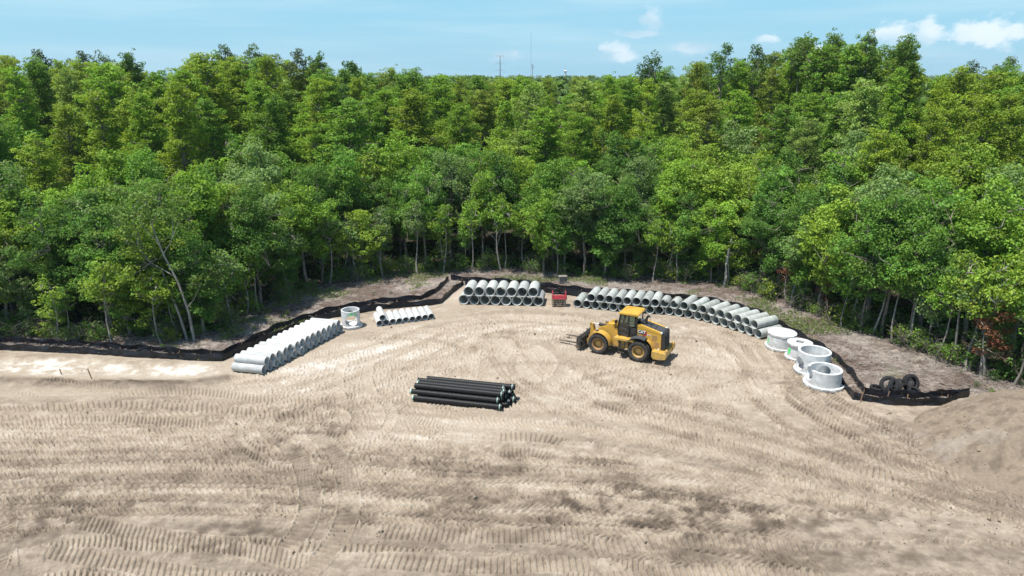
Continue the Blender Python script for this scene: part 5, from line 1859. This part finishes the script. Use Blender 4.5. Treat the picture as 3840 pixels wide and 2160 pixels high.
# the pale double-trunked tree standing out at the left edge
def pale_double():
    p = gq(478, 858)
    root = empty('double_trunk_tree', (p.x, p.y, 0), 0, 'pale double-trunked tree with bare lower stems behind the left fence', 'tree', 'trees of the wood around the yard')
    rng = np.random.default_rng(77)
    wood = MB()
    a = [(0.35, 0, -0.1), (0.25, 0, 2.5), (-0.3, 0.1, 5.0), (-1.1, 0.1, 7.2), (-1.7, 0.2, 9.5), (-1.9, 0.2, 12.0)]
    b = [(-0.35, 0.3, -0.1), (-0.7, 0.3, 2.2), (-1.3, 0.4, 4.6), (-1.6, 0.5, 5.6)]
    wood.tube(a, [0.13, 0.105, 0.09, 0.07, 0.045, 0.015], 8)
    wood.tube(b, [0.12, 0.095, 0.075, 0.04], 8)
    br = [((-0.5, .1, 5.4), (-2.2, 0, 6.6), (-4.0, -.2, 8.6)), ((-2.2, 0, 6.6), (-2.9, 0, 7.9), (-3.0, 0, 9.6)), ((-1.1, .1, 7.2), (-0.3, -.1, 8.2), (0.7, -.2, 10.0)), ((-1.3, .1, 8.0), (-2.4, 0, 9.6), (-2.9, 0, 11.4)),
          ((-1.7, .2, 9.5), (-1.1, .2, 10.6), (-.6, .2, 12.2)), ((0.15, 0, 2.8), (0.9, -.2, 3.6), (1.7, -.3, 4.9)), ((-1.6, .5, 5.6), (-2.3, .4, 6.2), (-3.2, .3, 6.6))]
    pads = []
    for q in br:
        wood.tube(q, [0.045, 0.028, 0.01], 5, cap=False)
        for k in range(7):
            pads.append((tuple(Vector(q[2]) + Vector(rng.normal(0, 0.75, 3)) + Vector((0, 0, .5))), rng.uniform(.4, .7), .6))
        for k in range(2):
            t = Vector(q[1]).lerp(Vector(q[2]), rng.random())
            e = t + Vector(rng.normal(0, 0.8, 3)) + Vector((0, 0, .6))
            wood.tube([t, e], [0.025, 0.008], 3, cap=False)
    for k in range(34):
        pads.append((tuple(Vector((-1.7, .4, 11.0)) + Vector((rng.normal(0, 1.5), rng.normal(0, 1.1), rng.normal(0, 1.1)))), rng.uniform(.4, .8), .65))
    wm = wood.mesh('trunk', 50)
    link('trunk', wm, root, M_PALEBARK)
    me = leaf_cards('crown', *pads_to_leaves(pads, 110, .24, rng, up=.55), aspect=.6, rng=rng)
    o = link('crown', me, root); o.color = (0.15, 0.23, 0.055, 1)


pale_double()
# bare dead trees and the pale snag
for (px, py, dist, hh, k, lab) in [(1250, 540, 74, 9.0, 0, 'bare grey dead tree at the wood edge above the middle pipe stack'), (1735, 390, 86, 13.5, 1, 'pale bare forked dead tree in the wood above the wheel loader'), (1568, 385, 88, 13.5, 2, 'thin pale dead tree in the wood between loader and red attachment')]:
    d = ray(px * 1.4907, py * 1.4907); t = dist / d.y
    top = CAM_H + d.z * t
    r = empty('dead_tree', (d.x * t, dist, 0), 0.7 * k, lab, 'dead tree', 'bare dead trees')
    sc = top / 8.5
    r.scale = (sc * .8, sc * .8, sc)
    link('trunk', DEAD[k], r)
p = gq(1822, 722)
sn = MB().tube([(0, 0, -.2), (0.05, 0, 1.2), (0.0, 0.03, 2.4), (0.12, 0, 4.0)], [0.17, 0.15, 0.14, 0.11], 9).build('tree_snag', M_DEADWOOD, None, 40)
sn.location = p
tag(sn, 'short pale broken-off trunk standing alone on the litter behind the curved pipe row', 'tree trunk')
# dying rust-coloured saplings at right
for (px, py, hh, lab) in [(2490, 962, 6.0, 'sapling with rusty brown dead leaves at the wood edge above the dirt pile'), (1985, 775, 4.5, 'thin sapling with a few rust-brown leaves behind the last pipes of the curved row'), (2075, 800, 3.6, 'small rust-brown bush at the wood edge behind the manholes'), (1805, 712, 3.0, 'reddish-brown dying bush beside the pale broken trunk')]:
    p = gq(px, py)
    r = empty('dying_sapling', (p.x, p.y + 0.6, 0), px, lab, 'sapling', 'rust-brown saplings at the wood edge')
    s = hh / 7.0
    r.scale = (s * 1.2, s * 1.2, s)
    w, l = SAP[3 if px > 2000 else 1]
    link('trunk', w, r)
    c = link('crown', l, r); c.color = (0.20, 0.085, 0.045, 1)

# shrubs along the wood's foot and on the litter
rs = random.Random(55)
scnt = {}
shr = []
for k in range(200):
    b = rs.uniform(-0.9, 0.9)
    y0 = float(np.interp(b, WA, WR)); f0 = float(np.interp(b, FA, FR))
    if k < 165:
        y = y0 + rs.uniform(-0.6, 2.5); s = rs.uniform(0.5, 1.15)
    else:
        if y0 - f0 < 3:
            continue
        y = f0 + (y0 - f0) * rs.uniform(0.35, 0.95); s = rs.uniform(0.14, 0.30)
        if 0.52 < b < 0.70:
            continue
    shr.append((b, b * y, y, s))
shr.sort()
tot = {}
for q in shr:
    tot.setdefault((land(q[0]), q[3] < 0.35), []).append(q)
for (ld, small), lst in tot.items():
    for i, (b, x, y, s) in enumerate(lst):
        w, l = SHR[rs.randrange(3)]
        pos = '' if len(lst) == 1 else f'{ordinal(i)} from left '
        lab = (f'{pos}tiny green sprout on the leaf litter, {ld}' if small else f'{pos}green shrub at the foot of the wood, {ld}')
        r = empty('small_sprout' if small else 'shrub', (x, y, 0), rs.uniform(0, 6), lab, 'plant' if small else 'shrub', 'green sprouts on the litter' if small else 'shrubs at the foot of the wood')
        r.scale = (s, s, s)
        link('stem', w, r)
        c = link('foliage', l, r)
        cc = rs.choice([(0.17, 0.30, 0.045), (0.12, 0.23, 0.045), (0.23, 0.31, 0.045), (0.085, 0.17, 0.04)])
        c.color = cc + (1,)


# ------------------------------------------------------------------ uncountable cover: grass, twigs, clods, far woodland
def scatter():
    rng = np.random.default_rng(9)
    n = 60000
    b = rng.uniform(-0.88, 0.88, n)
    fy = np.interp(b, FA, FR); wy = np.interp(b, WA, WR)
    y = fy + (wy + 2.5 - fy) * rng.random(n)
    x = b * y
    g = fbm(x * 0.22 + 9, y * 0.22, 4, 91)
    keep = (g > 0.575) & (wy - fy > 1.0) & ((b < 0.53) | (b > 0.72))
    x, y = x[keep], y[keep]
    n = len(x)
    cen = np.stack([x, y, rng.uniform(0.06, 0.20, n)], 1)
    nrm = np.stack([rng.normal(size=n), rng.normal(size=n), rng.normal(0.2, 0.3, n)], 1)
    me = leaf_cards('grass', cen, nrm, rng.uniform(0.10, 0.30, n), rng.uniform(0.7, 1.3, n), 0.5 + rng.normal(0, 0.012, n), 0.35, rng)
    o = link('grass', me); o.color = (0.19, 0.25, 0.075, 1); o['kind'] = 'stuff'
    # low undergrowth under the first trees
    n = 34000
    b = rng.uniform(-0.92, 0.92, n); wy = np.interp(b, WA, WR)
    y = wy + 0.2 + 13 * rng.random(n) ** 1.3; x = b * y
    keep = fbm(x * 0.5, y * 0.5, 3, 333) > 0.42
    x, y = x[keep], y[keep]; n = len(x)
    cen = np.stack([x, y, rng.uniform(0.05, 1.0, n) * fbm(x * 0.35, y * 0.35, 3, 335) * 1.5], 1)
    nrm = np.stack([rng.normal(size=n), rng.normal(size=n), rng.normal(0.8, 0.4, n)], 1)
    me = leaf_cards('undergrowth', cen, nrm, rng.uniform(0.18, 0.42, n), rng.uniform(0.7, 1.3, n), 0.5 + rng.normal(0, 0.012, n), 0.6, rng)
    o = link('undergrowth', me); o.color = (0.12, 0.21, 0.05, 1); o['kind'] = 'stuff'
    # twigs and strips of litter
    n = 16000
    b = rng.uniform(-0.88, 0.88, n)
    fy = np.interp(b, FA, FR); wy = np.interp(b, WA, WR)
    y = fy + 0.4 + (wy + 1.5 - fy) * rng.random(n); x = b * y
    m = wy - fy > 1.2
    x, y = x[m], y[m]; n = len(x)
    L = rng.uniform(0.12, 0.6, n) * (1 + 2.0 * (rng.random(n) > 0.98)); a = rng.uniform(0, 2 * PI, n)
    d = np.stack([np.cos(a), np.sin(a), rng.normal(0, 0.18, n)], 1) * L[:, None] / 2
    w = np.stack([-np.sin(a), np.cos(a), np.zeros(n)], 1) * rng.uniform(0.008, 0.022, n)[:, None]
    c = np.stack([x, y, rng.uniform(0.03, 0.12, n)], 1)
    up = np.array((0, 0, 0.02))
    V = np.stack([c - d - w, c - d + w, c - d + up, c + d - w, c + d + w, c + d + up], 1).reshape(-1, 3)
    base = (np.arange(n) * 6)[:, None]
    F = np.concatenate([base + np.array(q)[None, :] for q in ((0, 3, 5, 2), (2, 5, 4, 1), (1, 4, 3, 0))])
    me = array_mesh('twig_litter', V, F); o = link('twig_litter', me, None, M_TWIG); o['kind'] = 'stuff'
    # clods of soil: lumps on the yard and pile foot
    n = 5200
    b = rng.uniform(-0.95, 0.95, n); y = 21 + 36 * rng.random(n); x = b * y
    fy = np.interp(b, FA, FR)
    dm = np.hypot(x - 30.8, y - 35.0)
    q = fbm(x * 0.3, y * 0.3, 3, 300)
    keep = (y < fy - 0.6) & ((q > 0.54) | (np.abs(dm - 7.8) < 0.8)) & (dm > 7.3)
    for (ax_, ay_, rr) in ((7.9, 48.5, 3.2), (-3.6, 40.3, 3.6), (-16.5, 49, 5), (-1, 60.5, 4.2), (13, 57, 3)):
        keep &= np.hypot(x - ax_, y - ay_) > rr
    x, y = x[keep], y[keep]; n = len(x)
    r = rng.uniform(0.018, 0.05, n) * (1 + 1.5 * (rng.random(n) > 0.97)) * (1 + 0.9 * (np.abs(np.hypot(x - 30.8, y - 35.0) - 7.8) < 0.8))
    ico = np.array([(0, 0, 1), (1, 0, 0), (0, 1, 0), (-1, 0, 0), (0, -1, 0), (0, 0, -1)], float)
    gx, gy, gz = MOUND[0]
    pick = rng.choice(gz.size, 2600); pick = pick[gz.ravel()[pick] > 0.15]
    x = np.concatenate([x, gx.ravel()[pick]]); y = np.concatenate([y, gy.ravel()[pick]])
    r = np.concatenate([r, rng.uniform(0.02, 0.055, len(pick)) * (1 + 1.3 * (rng.random(len(pick)) > 0.96))])
    zb = np.concatenate([np.zeros(n), gz.ravel()[pick]]); n = len(x)
    V = np.stack([x, y, zb + r * 0.4], 1)[:, None, :] + ico[None] * r[:, None, None] * rng.uniform(0.6, 1.3, (n, 6, 1))
    fc = np.array([(0, 1, 2), (0, 2, 3), (0, 3, 4), (0, 4, 1), (5, 2, 1), (5, 3, 2), (5, 4, 3), (5, 1, 4)])
    F = ((np.arange(n) * 6)[:, None, None] + fc[None]).reshape(-1, 3)
    me = array_mesh('soil_clods', V.reshape(-1, 3), F, True)
    o = link('soil_clods', me, None, mat('clod_soil', (0.28, 0.22, 0.165), 0.95, scale=0.7, amt=0.35)); o['kind'] = 'stuff'
    # woodland reaching to the horizon
    cs, ns, ss, vs, hs = [], [], [], [], []
    for k in range(2600):
        y = 125 * (4200 / 125) ** (rng.random() ** 0.8)
        bb = rng.uniform(-1.0, 1.0)
        x = bb * y
        hh = rng.uniform(13, 17.5) if y > 180 else rng.uniform(12, 16)
        hh += 3.5 * fbm(np.array([x * 0.004]), np.array([y * 0.004]), 3, 400)[0]
        hh = min(hh, CAM_H - 0.5 if rng.random() > 0.1 else CAM_H + 2.0)
        if bb > 0.62:
            hh = min(hh + 1.0, CAM_H)
        R = rng.uniform(3.0, 5.0) * (1 + y / 2500)
        n = int(np.clip(26000 / y, 16, 130))
        d = rng.normal(size=(n, 3)); d /= np.linalg.norm(d, axis=1)[:, None]
        d[:, 2] = np.abs(d[:, 2]) * 1.2 - 0.25
        cs.append(np.array((x, y, hh - R * 0.95)) + d * R * rng.uniform(0.75, 1.05, (n, 1)))
        ns.append(d + rng.normal(size=(n, 3)) * 0.5)
        ss.append(rng.uniform(0.7, 1.3, n) * max(1.4, R * 0.62) * (1.0 if y > 250 else 0.8))
        vs.append(np.full(n, rng.uniform(0.8, 1.15))); hs.append(0.5 + rng.normal(0, 0.008, n))
    me = leaf_cards('distant_woodland', np.concatenate(cs), np.concatenate(ns), np.concatenate(ss), np.concatenate(vs), np.concatenate(hs), 0.8, rng)
    o = link('distant_woodland', me); o.color = (0.13, 0.21, 0.055, 1); o['kind'] = 'stuff'


scatter()


# ------------------------------------------------------------------ pylon and masts on the horizon
def far_point(px, py, dist):
    d = ray(px, py); t = dist / d.y
    return d.x * t, dist, CAM_H + d.z * t


def towers():
    x, y, z = far_point(1875, 208, 700)
    r = empty('power_pylon', (x, y, 0), 0.1, 'grey steel power pylon with three pairs of arms rising over the wood', 'pylon')
    MB().tube([(0, 0, 0), (0, 0, z)], [0.75, 0.38], 10).build('pole', M_TOWER, r, 40)
    for zz, w in ((z - 0.6, 3.4), (z - 7.2, 4.0), (z - 13.6, 4.0)):
        a = MB().tube([(-w, 0, zz + 0.7), (0, 0, zz), (w, 0, zz + 0.7)], [0.14, 0.26, 0.14], 6).build('cross_arm', M_TOWER, r)
        for s in (-1, 1):
            MB().tube([(s * w, 0, zz + 0.7), (s * w, 0, zz - 1.9)], 0.13, 5).build('insulator', M_TOWER, a)
    x, y, z = far_point(1992, 122, 1500)
    r = empty('radio_mast', (x, y, 0), 0, 'very thin tall radio mast over the wood, right of the power pylon', 'mast')
    w = MB()
    for k in range(3):
        t = 2 * PI * k / 3
        w.tube([(0.7 * math.cos(t), 0.7 * math.sin(t), 0), (0.35 * math.cos(t), 0.35 * math.sin(t), z)], 0.11, 4)
    n = 40
    for k in range(n):
        t0, t1 = 2 * PI * (k % 3) / 3, 2 * PI * ((k + 1) % 3) / 3
        w.tube([(0.6 * math.cos(t0), 0.6 * math.sin(t0), z * k / n), (0.6 * math.cos(t1), 0.6 * math.sin(t1), z * (k + 1) / n)], 0.07, 3)
    w.build('lattice', M_TOWER, r)
    x2, y2, z2 = far_point(1997, 242, 1200)
    r2 = empty('cell_tower', (x2, y2, 0), 0, 'short thick tower with antenna panels at the foot of the tall mast', 'tower')
    MB().tube([(0, 0, 0), (0, 0, z2)], [0.8, 0.5], 8).build('pole', M_TOWER, r2, 40)
    for zz in (z2 - 1, z2 - 5):
        for k in range(6):
            t = 2 * PI * k / 6
            MB().box((2.2 * math.cos(t), 2.2 * math.sin(t), zz), (0.5, 0.5, 2.2)).tube([(0, 0, zz), (2.2 * math.cos(t), 2.2 * math.sin(t), zz)], 0.10, 4).build('antenna_panel', M_TOWER, r2)
    x, y, z = far_point(2121, 246, 1500)
    r = empty('water_tower', (x, y, 0), 0, 'small white tower with a mast on the horizon, right of the tall mast', 'tower')
    MB().tube([(0, 0, 0), (0, 0, z - 10)], [2.2, 1.6], 10).lathe([(z - 15, 1.5), (z - 12.5, 3.2), (z - 10.5, 3.4), (z - 9, 1.2), (z - 8.6, 0)], 14).build('tank', M_WHITE, r, 40)
    MB().tube([(0, 0, z - 10), (0, 0, z)], [0.35, 0.2], 5).build('mast', M_TOWER, r)


towers()


# ------------------------------------------------------------------ the air itself
def haze():
    b = MB().box((0, 2270, 61.5), (9800, 5000, 127))
    m = bpy.data.materials.new('air')
    m.use_nodes = True
    nt = m.node_tree
    nt.nodes.remove(nt.nodes['Principled BSDF'])
    v = nt.nodes.new('ShaderNodeVolumePrincipled')
    v.inputs['Color'].default_value = (0.72, 0.86, 1.0, 1)
    v.inputs['Density'].default_value = 0.00009
    v.inputs['Anisotropy'].default_value = 0.1
    nt.links.new(v.outputs[0], nt.nodes['Material Output'].inputs['Volume'])
    o = b.build('haze', m)
    o['kind'] = 'stuff'


haze()
